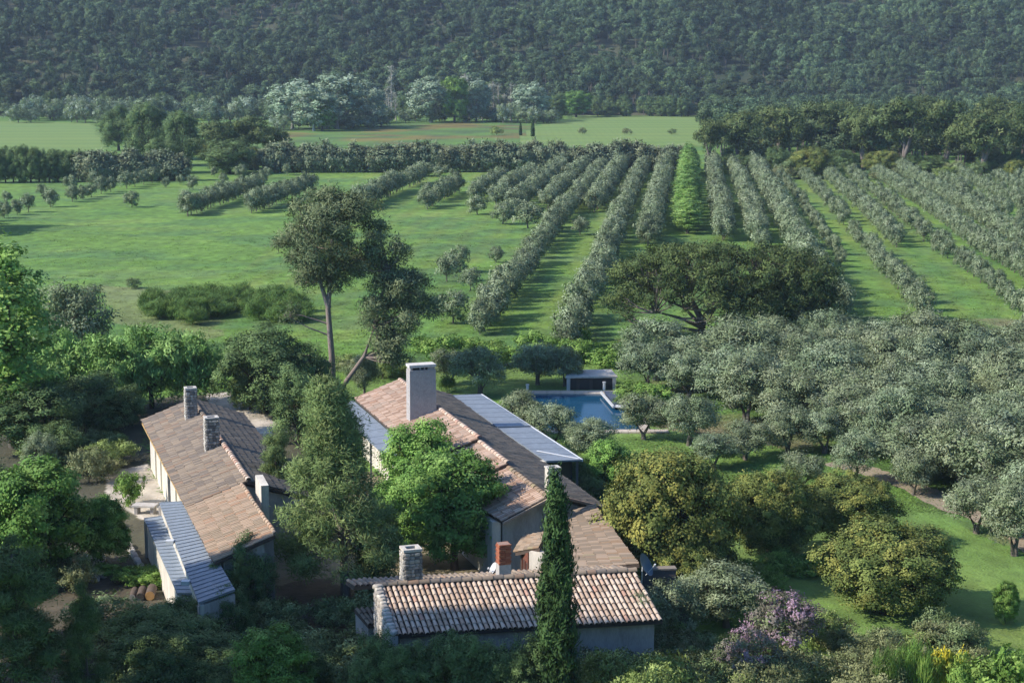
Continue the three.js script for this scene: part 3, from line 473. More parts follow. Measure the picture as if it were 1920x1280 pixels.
// satellite dishes
function dish(label, pos, rad, heading, mat, tilt) {
  const g = thing('satellite_dish', label, 'satellite dish', pos), prof = []; for (let k = 0; k <= 10; k++) { const q = k / 10; prof.push(new THREE.Vector2(rad * q + 1e-4, rad * 0.28 * q * q)); } for (let k = 10; k >= 0; k--) { const q = k / 10; prof.push(new THREE.Vector2(rad * q * 0.98 + 1e-4, rad * 0.28 * q * q - 0.012)); }
  const d = new THREE.Group(); const refl = part('reflector', new THREE.LatheGeometry(prof, 28), mat, g); refl.rotation.order = 'YXZ'; refl.rotation.set(Math.PI / 2 - tilt, heading, 0); refl.position.set(0, rad * 1.0, 0);
  const M = new Mesher(), dir = V(Math.sin(heading) * Math.cos(tilt), Math.sin(tilt), Math.cos(heading) * Math.cos(tilt)), c = V(0, rad, 0); tube(M, [V(0, -0.4, 0).addScaledVector(dir, -0.1), c.clone().addScaledVector(dir, -0.06)], [0.025, 0.025], 6); part('mast', M.geo(), zincEdge, g);
  const A = new Mesher(), f = c.clone().addScaledVector(dir, rad * 1.1).add(V(0, -rad * 0.35, 0)); tube(A, [c.clone().add(V(0, -rad * 0.9, 0)).addScaledVector(dir, rad * 0.2), f], [0.015, 0.012], 5); part('feed_arm', A.geo(), zincEdge, g); part('receiver', new THREE.CylinderGeometry(0.035, 0.045, 0.12, 10).rotateX(0.9).translate(f.x, f.y, f.z), zincEdge, g);
}
const withPale = std([0.55, 0.57, 0.58], 0.5);
dish('pale grey satellite dish beside the red brick chimney', W(927, 1078, 3.1), 0.26, -1.25, withPale, 0.5);
dish('dark blue satellite dish at the right end of the front ridge', W(1207, 1082, 3.2), 0.48, 1.2, std([0.07, 0.1, 0.14], 0.45), 0.5);
// low wall right of the front house, its shade put into the dark colour
{
  const P = W(1206, 1070, 2.2), Q = W(1268, 1068, 2.2), g = thing('garden_wall', 'low wall coloured dark for shade with pale coping beyond the right end of the front house', 'wall', P.clone().lerp(Q, 0.5).setY(0));
  wall(g, 'wall', P, Q, 2.2, 2.2, std([0.12, 0.115, 0.12], 0.95, { map: grain }), 0.35); strip(g, P.clone().setY(2.203).add(V(0, 0, -0.17)), Q.clone().setY(2.203).add(V(0, 0, -0.17)), 0.42, 0.07, withGrain([0.3, 0.27, 0.23], 0.95), 'coping');
}
// the pool
{
  const g = thing('swimming_pool', 'rectangular swimming pool with dark blue water and pale stone rim among the olives', 'swimming pool', V(4.6, 0, -112.5));
  const stone = withGrain([0.56, 0.5, 0.42], 0.9), x0 = -3.5, x1 = 3.6, z0 = -5.9, z1 = 5.7, y = 0.06;
  const tl = withGrain([0.03, 0.09, 0.13], 0.6), M = new Mesher(), D = -1.6, q = (a, b, c, d) => M.quad(a, b, c, d);
  q(V(x0, D, z1), V(x1, D, z1), V(x1, D, z0), V(x0, D, z0)); q(V(x0, D, z0), V(x1, D, z0), V(x1, y, z0), V(x0, y, z0)); q(V(x1, D, z1), V(x0, D, z1), V(x0, y, z1), V(x1, y, z1)); q(V(x0, D, z1), V(x0, D, z0), V(x0, y, z0), V(x0, y, z1)); q(V(x1, D, z0), V(x1, D, z1), V(x1, y, z1), V(x1, y, z0));
  part('basin', M.geo(), tl, g);
  const wg = new THREE.PlaneGeometry(x1 - x0, z1 - z0, 1, 1).rotateX(-Math.PI / 2).translate((x0 + x1) / 2, 0.0, (z0 + z1) / 2), rip = grainTex(256, 5, [[10, 1], [22, .8], [50, .4]], 1, 1, .5);
  part('water', wg, new THREE.MeshPhysicalMaterial({ color: RGB(0.008, 0.055, 0.115), roughness: 0.1, ior: 1.33, specularIntensity: 0.25, bumpMap: rip, bumpScale: 0.006 }), g);
  // rim of single stones
  const slabG = new THREE.BoxGeometry(1, 0.12, 1), mats = [stone, withGrain([0.62, 0.56, 0.48], 0.9), withGrain([0.5, 0.45, 0.38], 0.9)];
  const rim = (a, b, n, wx, wz, dx, dz) => { for (let k = 0; k < n; k++) { const s = part('rim_stone', slabG, mats[Math.floor(HR() * 3)], g), t = (k + 0.5) / n; s.position.set(lerp(a[0], b[0], t), 0.04 + HR() * 0.008, lerp(a[1], b[1], t)); s.scale.set(wx || (Math.abs(b[0] - a[0]) / n - 0.02), 1, wz || (Math.abs(b[1] - a[1]) / n - 0.02)); } };
  rim([x0 - 0.6, z0 - 0.55], [x1 + 3.2, z0 - 0.55], 11, 0, 1.1); rim([x0 - 0.6, z1 + 0.4], [x1 + 1.8, z1 + 0.4], 11, 0, 0.8); rim([x0 - 0.3, z0], [x0 - 0.3, z1], 12, 0.6, 0); rim([x1 + 0.3, z0], [x1 + 0.3, z1], 12, 0.6, 0);
  const c = thing('pool_cover', 'dark slatted pool cover with white edge over the far right pool corner', 'pool cover', W(1150, 752, 0.1)), cm = std([0.06, 0.08, 0.13], 0.5);
  for (let k = 0; k < 12; k++) { const s = part('slat', boxGeo(2.5, 0.06, 0.38), cm, c); s.position.set(0.95 + 0.04 * k - 0.2, 0.12, -2.4 + k * 0.41); s.rotation.y = -0.18; }
  part('edge_bar', boxGeo(2.5, 0.12, 0.3, 1.25, 0.16, 2.65, -0.18), std([0.75, 0.76, 0.76], 0.5), c); part('edge_bar', boxGeo(0.14, 0.14, 5, -0.42, 0.13, 0.05, 0.12), std([0.5, 0.52, 0.54], 0.5), c);
  for (const [px, py, h, l] of [[1133, 731, 0.52, 'short white post on the far pool rim beside the cover'], [989, 733, 0.42, 'short white post on the grass left of the pool']]) { const p = thing('bollard', l, 'post', W(px, py, px > 1000 ? 0.1 : 0)); part('shaft', new THREE.CylinderGeometry(0.1, 0.11, h, 12).translate(0, h / 2, 0), std([0.72, 0.7, 0.65], 0.7), p); part('lamp_cap', new THREE.CylinderGeometry(0.13, 0.13, 0.08, 12).translate(0, h + 0.04, 0), std([0.75, 0.73, 0.68], 0.6), p); }
  // pool house
  const hp = thing('pool_house', 'low dark pool house with flat pale roof behind the pool', 'shed', W(1108, 722, 0)), rf = [W(1060, 706, 1.0), W(1158, 705, 1.0), W(1146, 692, 1.05), W(1070, 693, 1.05)].map((p) => p.sub(hp.position)), MM = new Mesher();
  MM.slab(rf, rf.map((p) => p.clone().add(V(0, -0.12, 0)))); part('roof', MM.geo(), withGrain([0.6, 0.58, 0.54], 0.9), hp);
  const f0 = rf[0].clone().add(hp.position), f1 = rf[1].clone().add(hp.position); wall(hp, 'wall', f0.clone().add(V(0.15, 0, -0.15)), f1.clone().add(V(-0.15, 0, -0.15)), 0.86, 0.86, std([0.1, 0.085, 0.075], 0.9, { map: grain }), 0.25, -0.1); wall(hp, 'wall', rf[3].clone().add(hp.position), f0.clone().add(V(0.1, 0, 0)), 0.88, 0.86, plasterGrey, 0.25, -0.1); wall(hp, 'wall', f1.clone().add(V(-0.1, 0, 0)), rf[2].clone().add(hp.position), 0.86, 0.88, plasterGrey, 0.25, -0.1);
  for (let k = 0; k < 4; k++) { const p = f0.clone().lerp(f1, 0.12 + k * 0.25).sub(hp.position); part('door', boxGeo(0.7, 0.75, 0.05, p.x, 0.38, p.z - 0.1), darkOpening, hp); }
}

// ---------------------------------------------------------------- kinds of trees and shrubs
function lumps(r, n, cx, cy, cz, R, H, s0, s1) { // n lobes over an ellipsoid of half sizes R, H
  const o = []; for (let k = 0; k < n; k++) { const a = k * 2.4 + r() * 0.8, v = (k + 0.5) / n * 1.7 - 0.75, h = Math.sqrt(Math.max(0, 1 - v * v)) * 0.62, s = rr(r, s0, s1); o.push([cx + Math.cos(a) * R * h, cy + v * H * 0.66, cz + Math.sin(a) * R * h, R * s, H * s * 0.95, R * s]); } return o;
}
const G = { olive: [[0.095, 0.135, 0.068], [0.155, 0.2, 0.11], [0.22, 0.262, 0.17]], holm: [[0.07, 0.1, 0.028], [0.13, 0.155, 0.042], [0.22, 0.215, 0.055]], bright: [[0.085, 0.17, 0.035], [0.14, 0.26, 0.055], [0.22, 0.34, 0.09]], pine: [[0.075, 0.125, 0.045], [0.125, 0.185, 0.065], [0.18, 0.24, 0.095]], dark: [[0.06, 0.11, 0.042], [0.1, 0.165, 0.06], [0.15, 0.225, 0.09]], forest: [[0.045, 0.085, 0.042], [0.08, 0.13, 0.065], [0.125, 0.185, 0.095]], silver: [[0.17, 0.24, 0.145], [0.25, 0.33, 0.22], [0.33, 0.4, 0.3]], poplar: [[0.1, 0.2, 0.045], [0.17, 0.29, 0.07], [0.26, 0.39, 0.12]], cypress: [[0.022, 0.052, 0.016], [0.038, 0.078, 0.024], [0.06, 0.115, 0.036]], maquis: [[0.11, 0.14, 0.06], [0.17, 0.2, 0.095], [0.23, 0.26, 0.14]], broom: [[0.09, 0.18, 0.035], [0.13, 0.24, 0.05], [0.2, 0.28, 0.06]] };
const tones = (n, s, v = 0.07) => { const r = rngOf(s), o = []; for (let k = 0; k < n; k++) { const b = rr(r, 0.88, 1.12), h = rr(r, -v, v); o.push([b * (1 + h), b, b * (1 - h * 0.6)]); } return o; };
species('olive', 6, tones(4, 1, 0.035), [0.16, 0.14, 0.12], (r, k) => { const R = 2.4, lobes = lumps(r, 12, 0, 2.7, 0, R, 2.1, 0.28, 0.44); return { H: 4.6, R, lobes, n: 260, cr: 0.38, per: 52, leaf: [0.2, 0.075], pal: G.olive, shell: [0.45, 1.08], out: 0.9, jit: 0.5, cvar: 0.3, r0: 0.17, fork: 1.1, stems: [[[0, -0.3, 0], [rr(r, -.2, .2), 0.6, rr(r, -.2, .2)], [rr(r, -.9, -.4), 1.7, rr(r, -.4, .4)]], [[0.08, -0.2, 0.05], [0.2, 0.6, 0.1], [rr(r, .5, .9), 1.8, rr(r, -.4, .4)]]], twigs: 4 }; }, 0.25);
species('young_olive', 4, tones(3, 2, 0.025), [0.16, 0.14, 0.12], (r) => { const R = 1.7, lobes = lumps(r, 7, 0, 1.75, 0, R, 1.6, 0.4, 0.56); return { H: 3.3, R, lobes, n: 110, cr: 0.34, per: 26, leaf: [0.28, 0.12], pal: G.olive, shell: [0.65, 1.05], out: 0.9, jit: 0.42, cvar: 0.28, r0: 0.1, fork: 0.7, twigs: 1 }; }, 0.25);
species('holm_oak', 4, tones(3, 3), [0.07, 0.06, 0.05], (r) => { const R = 3.2, lobes = [...lumps(r, 30, 0, 2.9, 0, R * 1.08, 3.4, 0.17, 0.36), [0, 3, 0, R * 0.8, 2.5, R * 0.8], [0, 2, 0, R * 0.8, 1.7, R * 0.8]]; return { H: 6, R, lobes, n: 800, cr: 0.3, per: 100, leaf: [0.125, 0.085], pal: G.holm, shell: [0.55, 1.04], flat: 0.85, jit: 0.45, under: 0.5, cvar: 0.28, r0: 0.28, fork: 1.4, twigs: 2 }; }, 0.2);
species('broadleaf', 3, tones(3, 4), [0.08, 0.065, 0.05], (r) => { const R = 3.1, lobes = lumps(r, 24, 0, 3.4, 0, R, 4, 0.22, 0.4); return { H: 7, R, lobes, n: 470, cr: 0.4, per: 90, leaf: [0.17, 0.12], pal: G.bright, shell: [0.5, 1.05], flat: 0.6, jit: 0.45, r0: 0.2, fork: 1.8, twigs: 3 }; }, 0.4);
species('dark_tree', 3, tones(3, 5), [0.06, 0.05, 0.04], (r) => { const R = 2.8, lobes = lumps(r, 18, 0, 3.1, 0, R, 3.9, 0.26, 0.42); return { H: 6.6, R, lobes, n: 330, cr: 0.42, per: 85, leaf: [0.17, 0.09], pal: [...G.dark, [0.07, 0.12, 0.045]], shell: [0.5, 1.05], jit: 0.45, up: 0.3, r0: 0.2, fork: 1.4, twigs: 3 }; }, 0.3);
species('laurel', 3, tones(3, 6), [0.07, 0.06, 0.05], (r) => { const lobes = []; for (let k = 0; k < 13; k++) { const a = k * 2.4, q = Math.sqrt(k / 13) * 1.9, h = rr(r, 2.2, 3.1) - q * 0.35; lobes.push([Math.cos(a) * q, h, Math.sin(a) * q, 0.62, h * 0.75, 0.62]); } return { H: 5.2, R: 2.4, lobes, n: 260, cr: 0.36, per: 55, leaf: [0.24, 0.08], pal: [[0.1, 0.19, 0.045], [0.17, 0.285, 0.075], [0.26, 0.38, 0.12]], shell: [0.5, 1.02], up: 1.1, jit: 0.5, r0: 0.16, fork: 1, twigs: 2 }; }, 0.3);
species('poplar', 2, tones(2, 7), [0.12, 0.11, 0.09], (r) => { const lobes = []; for (let k = 0; k < 20; k++) { const y = 2 + k * 0.5, w = 1.75 * Math.sin(Math.PI * Math.pow((k + 1.5) / 22.5, 0.75)) * 0.62 + 0.15, a = k * 2.4; lobes.push([Math.cos(a) * w * 0.8, y, Math.sin(a) * w * 0.8, w * 0.75 + 0.2, 1.1, w * 0.75 + 0.2]); } return { H: 12.6, R: 1.9, lobes, n: 300, cr: 0.38, per: 50, leaf: [0.2, 0.16], pal: G.poplar, shell: [0.5, 1.05], up: 0.2, r0: 0.2, stems: [[[0, -0.3, 0], [0.1, 4, 0], [0, 11, 0]]], r1: 0.06, limb: 0.6, twigs: 1 }; }, 0.4);
species('pine', 3, tones(3, 8), [0.14, 0.12, 0.11], (r) => { const lobes = []; for (let k = 0; k < 44; k++) { const y = rr(r, 1.3, 9.2), w = 2.75 * Math.pow(1 - (y - 1.2) / 8.8, 0.62), a = k * 2.4 + r(), q = w * rr(r, 0.35, 0.95); lobes.push([Math.cos(a) * q, y, Math.sin(a) * q, rr(r, 0.5, 0.85), rr(r, 0.35, 0.6), rr(r, 0.5, 0.85)]); } return { H: 9.8, R: 3, lobes, n: 700, cr: 0.36, per: 66, leaf: [0.26, 0.045], pal: G.pine, shell: [0.2, 1.1], flat: 0.7, out: 1.1, up: 0.45, jit: 0.45, r0: 0.2, stems: [[[0, -0.3, 0], [0.15, 3.5, 0.1], [0, 6.5, 0], [0.05, 9.3, 0]]], r1: 0.04, limb: 0.8, twigs: 2 }; }, 0.3);
species('cypress', 1, [[1, 1, 1]], [0.08, 0.06, 0.05], (r) => { const lobes = []; for (let k = 0; k < 60; k++) { const y = 0.4 + k * 0.135, w = 0.72 * Math.pow(Math.sin(Math.PI * Math.min(1, (0.16 + 0.84 * (1 - k / 60)) * 0.62)), 1.1) * (1 - 0.55 * Math.pow(k / 60, 3)), a = k * 2.4; lobes.push([Math.cos(a) * w * 0.62, y, Math.sin(a) * w * 0.62, 0.17 + w * 0.22, 0.5, 0.17 + w * 0.22]); } return { H: 9, R: 0.86, lobes, n: 620, cr: 0.17, per: 50, leaf: [0.2, 0.055], pal: G.cypress, shell: [0.4, 1.1], flat: 1.7, up: 1.6, out: 0.5, jit: 0.45, r0: 0.16, stems: [[[0, -0.3, 0], [0, 4, 0], [0, 8.2, 0]]], r1: 0.03, limb: 0.3, twigs: 0 }; }, 0.15);
species('shrub', 4, [...tones(3, 9), [0.8, 0.95, 0.85], [1.1, 1.25, 0.8]], [0.1, 0.08, 0.06], (r) => { const lobes = lumps(r, 7, 0, 0.8, 0, 1.1, 0.8, 0.4, 0.6); return { H: 1.6, R: 1.1, lobes, n: 85, cr: 0.2, per: 42, leaf: [0.13, 0.05], pal: G.maquis, shell: [0.4, 1.1], up: 0.5, jit: 0.45, r0: 0.04, fork: 0.3, twigs: 2 }; }, 0.3);
species('green_shrub', 3, tones(2, 10), [0.1, 0.08, 0.06], (r) => { const lobes = lumps(r, 7, 0, 0.8, 0, 1.1, 0.8, 0.4, 0.6); return { H: 1.6, R: 1.1, lobes, n: 85, cr: 0.2, per: 42, leaf: [0.14, 0.08], pal: G.bright, shell: [0.4, 1.1], up: 0.3, jit: 0.45, r0: 0.04, fork: 0.3, twigs: 1 }; }, 0.4);
species('broom', 3, [...tones(2, 11), [0.62, 0.66, 0.7]], [0.08, 0.1, 0.04], (r) => { const lobes = []; for (let k = 0; k < 9; k++) { const a = k * 2.4, q = Math.sqrt(k / 9) * 0.75; lobes.push([Math.cos(a) * q, 0.75 - q * 0.15, Math.sin(a) * q, 0.3, 0.65, 0.3]); } return { H: 1.6, R: 1.1, lobes, n: 90, cr: 0.2, per: 40, leaf: [0.34, 0.022], pal: G.broom, shell: [0.3, 1], flat: 1.4, up: 1.8, jit: 0.5, r0: 0.03, fork: 0.3, twigs: 1 }; }, 0.4);
species('yellow_broom', 1, [[1, 1, 1]], [0.08, 0.1, 0.04], (r) => { const lobes = lumps(r, 6, 0, 0.8, 0, 1.0, 0.75, 0.4, 0.55); return { H: 1.6, R: 1.1, lobes, n: 80, cr: 0.2, per: 40, leaf: [0.16, 0.06], pal: [[0.12, 0.2, 0.04], [0.16, 0.25, 0.05], [0.24, 0.28, 0.045], [0.45, 0.38, 0.03]], shell: [0.5, 1.1], up: 1, jit: 0.45, r0: 0.03, fork: 0.3, twigs: 1 }; }, 0.3);
species('judas_tree', 2, [[1, 1, 1]], [0.09, 0.07, 0.06], (r) => { const lobes = lumps(r, 9, 0, 2, 0, 1.7, 1.5, 0.28, 0.45); return { H: 3.6, R: 1.8, lobes, n: 190, cr: 0.22, per: 42, leaf: [0.12, 0.07], pal: [[0.11, 0.15, 0.07], [0.14, 0.17, 0.085], [0.15, 0.14, 0.12], [0.17, 0.16, 0.13], [0.24, 0.17, 0.22], [0.3, 0.21, 0.28]], shell: [0.4, 1.1], up: 0.4, jit: 0.45, cvar: 0.3, r0: 0.07, fork: 0.8, stems: [[[0, -0.2, 0], [0.1, 0.8, 0]], [[0.1, -0.2, 0.1], [0.5, 1, 0.2]], [[-0.1, -0.2, 0], [-0.5, 1.1, -0.1]]], twigs: 3 }; }, 0.3);
species('forest_pine', 6, tones(5, 12), [0.15, 0.14, 0.13], (r) => { const R = 2.9, lobes = []; const n = 7; for (let k = 0; k < n; k++) { const a = k * 2.4 + r(), q = k ? rr(r, 0.9, 1.9) : 0, y = k ? rr(r, 4.6, 8) : 8.6; lobes.push([Math.cos(a) * q, y, Math.sin(a) * q, rr(r, 1, 1.6), rr(r, 0.7, 1.15), rr(r, 1, 1.6)]); } return { H: 10, R, lobes, n: 90, cr: 0.55, per: 16, leaf: [0.65, 0.26], pal: G.forest, shell: [0.5, 1.05], out: 1, up: 0.4, jit: 0.45, r0: 0.17, seg: 4, stems: [[[0, -0.5, 0], [0.2, 4, 0.1], [0, 8, 0]]], r1: 0.07, limb: 0.8, twigs: 0 }; }, 0.2);
species('broad_pine', 4, tones(3, 13), [0.2, 0.17, 0.15], (r) => { const R = 4, lobes = []; for (let k = 0; k < 19; k++) { const a = k * 2.4 + r(), q = Math.sqrt((k % 15) / 15) * 3, y = 8.6 - q * q * 0.28 + rr(r, -0.8, 0.6) - (k % 4 === 0 ? 1.6 : 0) - (k > 14 ? rr(r, 1.5, 3) : 0); lobes.push([Math.cos(a) * q, y, Math.sin(a) * q, rr(r, 1.1, 1.7), rr(r, 0.7, 1.1), rr(r, 1.1, 1.7)]); } return { H: 10.5, R, lobes, n: 360, cr: 0.5, per: 24, leaf: [0.5, 0.14], pal: [[0.05, 0.08, 0.03], [0.08, 0.115, 0.04], [0.14, 0.17, 0.065]], shell: [0.5, 1.05], out: 1, up: 0.5, jit: 0.45, r0: 0.26, seg: 6, stems: [[[0, -0.5, 0], [0.4, 3.5, 0.2], [0.2, 6.5, 0]], [[0.2, 1.5, 0], [1.2, 4.5, 0.4], [1.7, 6.4, 0.3]]], r1: 0.12, limb: 0.8, twigs: 2 }; }, 0.2);
species('silver_poplar', 3, tones(3, 14), [0.4, 0.4, 0.36], (r) => { const R = 4.6, lobes = lumps(r, 20, 0, 7.4, 0, R, 8, 0.26, 0.42); return { H: 15, R, lobes, n: 360, cr: 0.6, per: 24, leaf: [0.5, 0.32], pal: G.silver, shell: [0.5, 1.05], up: 0.3, jit: 0.45, r0: 0.3, fork: 2.6, limb: 0.8, twigs: 3 }; }, 0.35);
species('slim_poplar', 2, tones(2, 15), [0.42, 0.4, 0.37], (r) => { const lobes = []; for (let k = 0; k < 12; k++) lobes.push([gauss(r) * 0.5, 4 + k * 0.95, gauss(r) * 0.5, 0.8, 1.3, 0.8]); return { H: 16, R: 1.6, lobes, n: 60, cr: 0.5, per: 14, leaf: [0.42, 0.16], pal: [[0.2, 0.22, 0.17], [0.28, 0.3, 0.24]], shell: [0.3, 1.1], up: 1.2, jit: 0.45, r0: 0.26, stems: [[[0, -0.4, 0], [0.1, 6, 0], [0, 15, 0]]], r1: 0.06, limb: 0.8, twigs: 6 }; }, 0.3);
species('willow', 3, tones(3, 16), [0.2, 0.18, 0.16], (r) => { const R = 2.6, lobes = lumps(r, 11, 0, 2.4, 0, R, 2.9, 0.34, 0.5); return { H: 5.4, R, lobes, n: 110, cr: 0.45, per: 20, leaf: [0.42, 0.16], pal: [[0.07, 0.11, 0.045], [0.11, 0.16, 0.07], [0.16, 0.21, 0.11], [0.32, 0.37, 0.29]], shell: [0.5, 1.05], cvar: 0.35, up: 0.4, jit: 0.45, r0: 0.14, fork: 0.8, twigs: 2 }; }, 0.3);
species('windbreak', 4, tones(3, 17), [0.12, 0.1, 0.09], (r) => { const lobes = []; for (let k = 0; k < 9; k++) { const a = k * 2.4, q = Math.sqrt(k / 9) * 0.95, h = rr(r, 2.1, 2.7) - q * 0.3; lobes.push([Math.cos(a) * q, h * 0.95, Math.sin(a) * q, 0.7, h * 0.95, 0.7]); } return { H: 5, R: 1.5, lobes, n: 170, cr: 0.4, per: 18, leaf: [0.42, 0.15], pal: [[0.1, 0.13, 0.07], [0.15, 0.18, 0.1], [0.21, 0.24, 0.15]], shell: [0.5, 1.02], up: 1, jit: 0.45, r0: 0.12, fork: 0.6, twigs: 1 }; }, 0.2);

// ---------------------------------------------------------------- trees that stand alone
function custom(kind, name, label, bx, by, spec, leafCols, bark, tr, topY) { species(kind, 1, leafCols, bark, () => spec, tr); const p = onGround(bx, by), h = heightTo(p, topY), k = h / spec.H; return grow(kind, name, p, h, spec.R * k, label, 'tree', undefined, { turn: 0, shape: 0, tone: 0 }); }
{ // the tall pine with two trunks
  const r = rngOf(401), lobes = [], add = (n, cx, cy, cz, rx, ry, rz, s0, s1) => { for (let k = 0; k < n; k++) { let x, y, z; do { x = rr(r, -1, 1); y = rr(r, -1, 1); z = rr(r, -1, 1); } while (x * x + y * y + z * z > 1); const s = rr(r, s0, s1); lobes.push([cx + x * rx, cy + y * ry, cz + z * rz, s, s * 0.7, s]); } };
  add(52, 0.1, 11.9, 0, 3.7, 2.9, 3.0, 0.75, 1.15); add(14, -2.4, 10.2, 0.3, 1.5, 1.7, 1.4, 0.55, 0.85); add(12, 0.4, 14.2, 0, 1.6, 0.8, 1.4, 0.6, 0.9);
  add(18, 4.5, 10.4, 0.4, 2.0, 2.4, 1.8, 0.65, 1); add(28, 5.4, 7.0, 0.6, 2.0, 2.4, 1.7, 0.65, 1); add(14, 4.6, 4.4, 0.8, 1.6, 1.4, 1.2, 0.5, 0.85); add(18, -1.0, 9.0, 0.2, 2.5, 1.4, 1.6, 0.5, 0.8); add(18, 3.5, 6.2, 0.6, 1.7, 2.3, 1.4, 0.5, 0.85); add(8, 4.4, 3.0, 0.8, 1.1, 0.9, 1, 0.45, 0.7); add(10, 1.2, 9.2, 0.2, 2.6, 1.0, 2, 0.5, 0.8); add(4, -3.0, 6.3, 0, 0.8, 0.5, 0.8, 0.35, 0.5);
  const spec = { H: 15.4, R: 4, lobes, n: 1700, cr: 0.42, per: 46, leaf: [0.26, 0.065], pal: [[0.07, 0.1, 0.05], [0.12, 0.155, 0.075], [0.2, 0.235, 0.125]], shell: [0.25, 1.05], flat: 0.75, out: 1, up: 0.4, jit: 0.5, r0: 0.27, r1: 0.1, limb: 0.55, twigs: 1, seg: 9,
    stems: [[[0, -0.4, 0], [0.05, 3, 0], [-0.15, 6.5, 0.1], [0.1, 9.5, 0], [0.3, 12.6, 0]], [[-0.1, 6.6, 0.1, 0.6], [-0.7, 8.6, 0.2], [-0.9, 11, 0.2]], [[0.3, -0.3, 0.5, 0.75], [1.1, 1.4, 0.6], [2.4, 3.2, 0.5], [3.2, 5.4, 0.5], [4.2, 9.4, 0.4]], [[0, 2.6, 0, 0.3], [-1.6, 3.2, 0], [-2.9, 3.1, 0.1]], [[0, 4.6, 0, 0.22], [-1.5, 5.2, 0.2], [-2.8, 5.9, 0.2]], [[0, 5.4, 0, 0.22], [-2.0, 6.1, 0.2], [-3.2, 6.2, 0.2]]] };
  custom('tall_pine', 'pine_tree', 'tall two-trunked pine with high dark crown rising behind the main house', 622, 748, spec, [[1, 1, 1]], [0.3, 0.245, 0.215], 0.2, 345);
}
{ // the fuller pine before the main house
  const r = rngOf(403), lobes = []; for (let k = 0; k < 80; k++) { const y = 1.1 + 8.6 * Math.pow(k / 80, 0.9), w = 3.3 * Math.pow(Math.max(0, 1 - (y - 0.6) / 9.6), 1.2) * (0.72 + 0.55 * noise(k * 0.9, 3)), a = k * 2.4 + r() * 0.5, q = w * Math.sqrt(rr(r, 0.25, 1)); lobes.push([Math.cos(a) * q - 0.05 * y, y + 0.3 * (q / 3), Math.sin(a) * q, rr(r, 0.5, 0.8), rr(r, 0.32, 0.5), rr(r, 0.5, 0.8)]); }
  const spec = { H: 10.2, R: 3.4, lobes, n: 1150, cr: 0.34, per: 56, leaf: [0.25, 0.038], pal: [[0.095, 0.155, 0.055], [0.15, 0.22, 0.08], [0.22, 0.28, 0.11]], shell: [0.3, 1.1], flat: 0.75, out: 1.1, up: 0.55, jit: 0.5, r0: 0.2, r1: 0.05, limb: 0.9, twigs: 1, stems: [[[0.2, -0.4, 0], [0.15, 3, 0.1], [-0.2, 6.5, 0], [-0.45, 9.6, 0]]] };
  custom('garden_pine', 'pine_tree', 'full light green pine before the main house, right of the long house', 640, 1122, spec, [[1, 1, 1]], [0.22, 0.2, 0.18], 0.3, 700);
}
{ // the umbrella pines in the meadow: one broad flat crown over several trunks
  const r = rngOf(402), lobes = []; for (let k = 0; k < 130; k++) { const a = k * 2.4, q = Math.sqrt((k + 0.5) / 130), x = Math.cos(a) * q * 8.2 + 0.2, z = Math.sin(a) * q * 5.2, top = 6.8 - q * q * 1.0 - Math.pow(q, 8) * 0.9 + 1.1 * (noise(x * 0.5 + 3, z * 0.5) - 0.5); lobes.push([x, top, z, rr(r, 0.7, 1.05), rr(r, 0.45, 0.7), rr(r, 0.7, 1.05)]); if (q > 0.5) lobes.push([x * 1.02, top - 1.3 - 0.8 * r(), z * 1.02, 0.9, 0.8, 0.9]); if (x > 0 && q > 0.25) { lobes.push([x, top - 2.2 - 1.2 * r(), z, 0.9, 0.8, 0.9]); if (z > 0) lobes.push([x * 0.98, top - 3.4 - 0.8 * r(), z * 0.9, 0.8, 0.8, 0.8]); } if (x < -5.5) lobes.push([x, top - 1.8 - 1.6 * r(), z, 0.7, 0.6, 0.7]); if (q > 0.86 && k % 2) lobes.push([x * 1.0, top - 2.6, z, 0.7, 0.6, 0.7]); }
  const spec = { H: 7.8, R: 9.2, lobes, n: 2600, cr: 0.38, per: 46, leaf: [0.24, 0.075], pal: [[0.04, 0.066, 0.025], [0.066, 0.1, 0.034], [0.115, 0.15, 0.05]], shell: [0.4, 1.05], flat: 0.7, out: 0.9, up: 0.7, jit: 0.45, under: 0.25, r0: 0.32, r1: 0.14, limb: 0.6, twigs: 1, seg: 8,
    stems: [[[-1.6, -0.4, 0.6], [-1.5, 1.6, 0.5], [-2.4, 3.4, 0.3], [-4.2, 4.9, 0]], [[-1.5, 1.5, 0.5], [-0.4, 3, 0.2], [1, 4.8, 0]], [[0.6, -0.4, -0.8], [0.7, 2.4, -0.8], [0.2, 4.8, -1]], [[3.6, -0.4, 0], [3.8, 2.4, 0], [3.2, 5, 0.2]], [[3.8, 2, 0], [5.6, 4.4, 0.2], [6.6, 5, 0.2]], [[6.4, -0.4, 0.6], [6.6, 2.6, 0.4], [7, 4.6, 0.2]], [[-1.6, 1.2, 0.8, 0.4], [-3.4, 2.1, 1.6], [-5.2, 2.6, 2.2]], [[-1.6, 0.9, 0.8, 0.35], [-3.6, 1.4, 1.8], [-5.6, 1.5, 2.4]], [[-1.6, 1.4, 0.8, 0.4], [-3.0, 2.8, 1.4], [-5.4, 3.8, 1.2]], [[0.7, 1.6, -0.8], [2.2, 3.4, -1.4], [2.6, 5, -1.6]]] };
  custom('umbrella_pine', 'umbrella_pine', 'broad dark umbrella pine with flat crown standing at the near end of the olive rows', 1352, 640, spec, [[1, 1, 1]], [0.2, 0.17, 0.15], 0.15, 447);
}
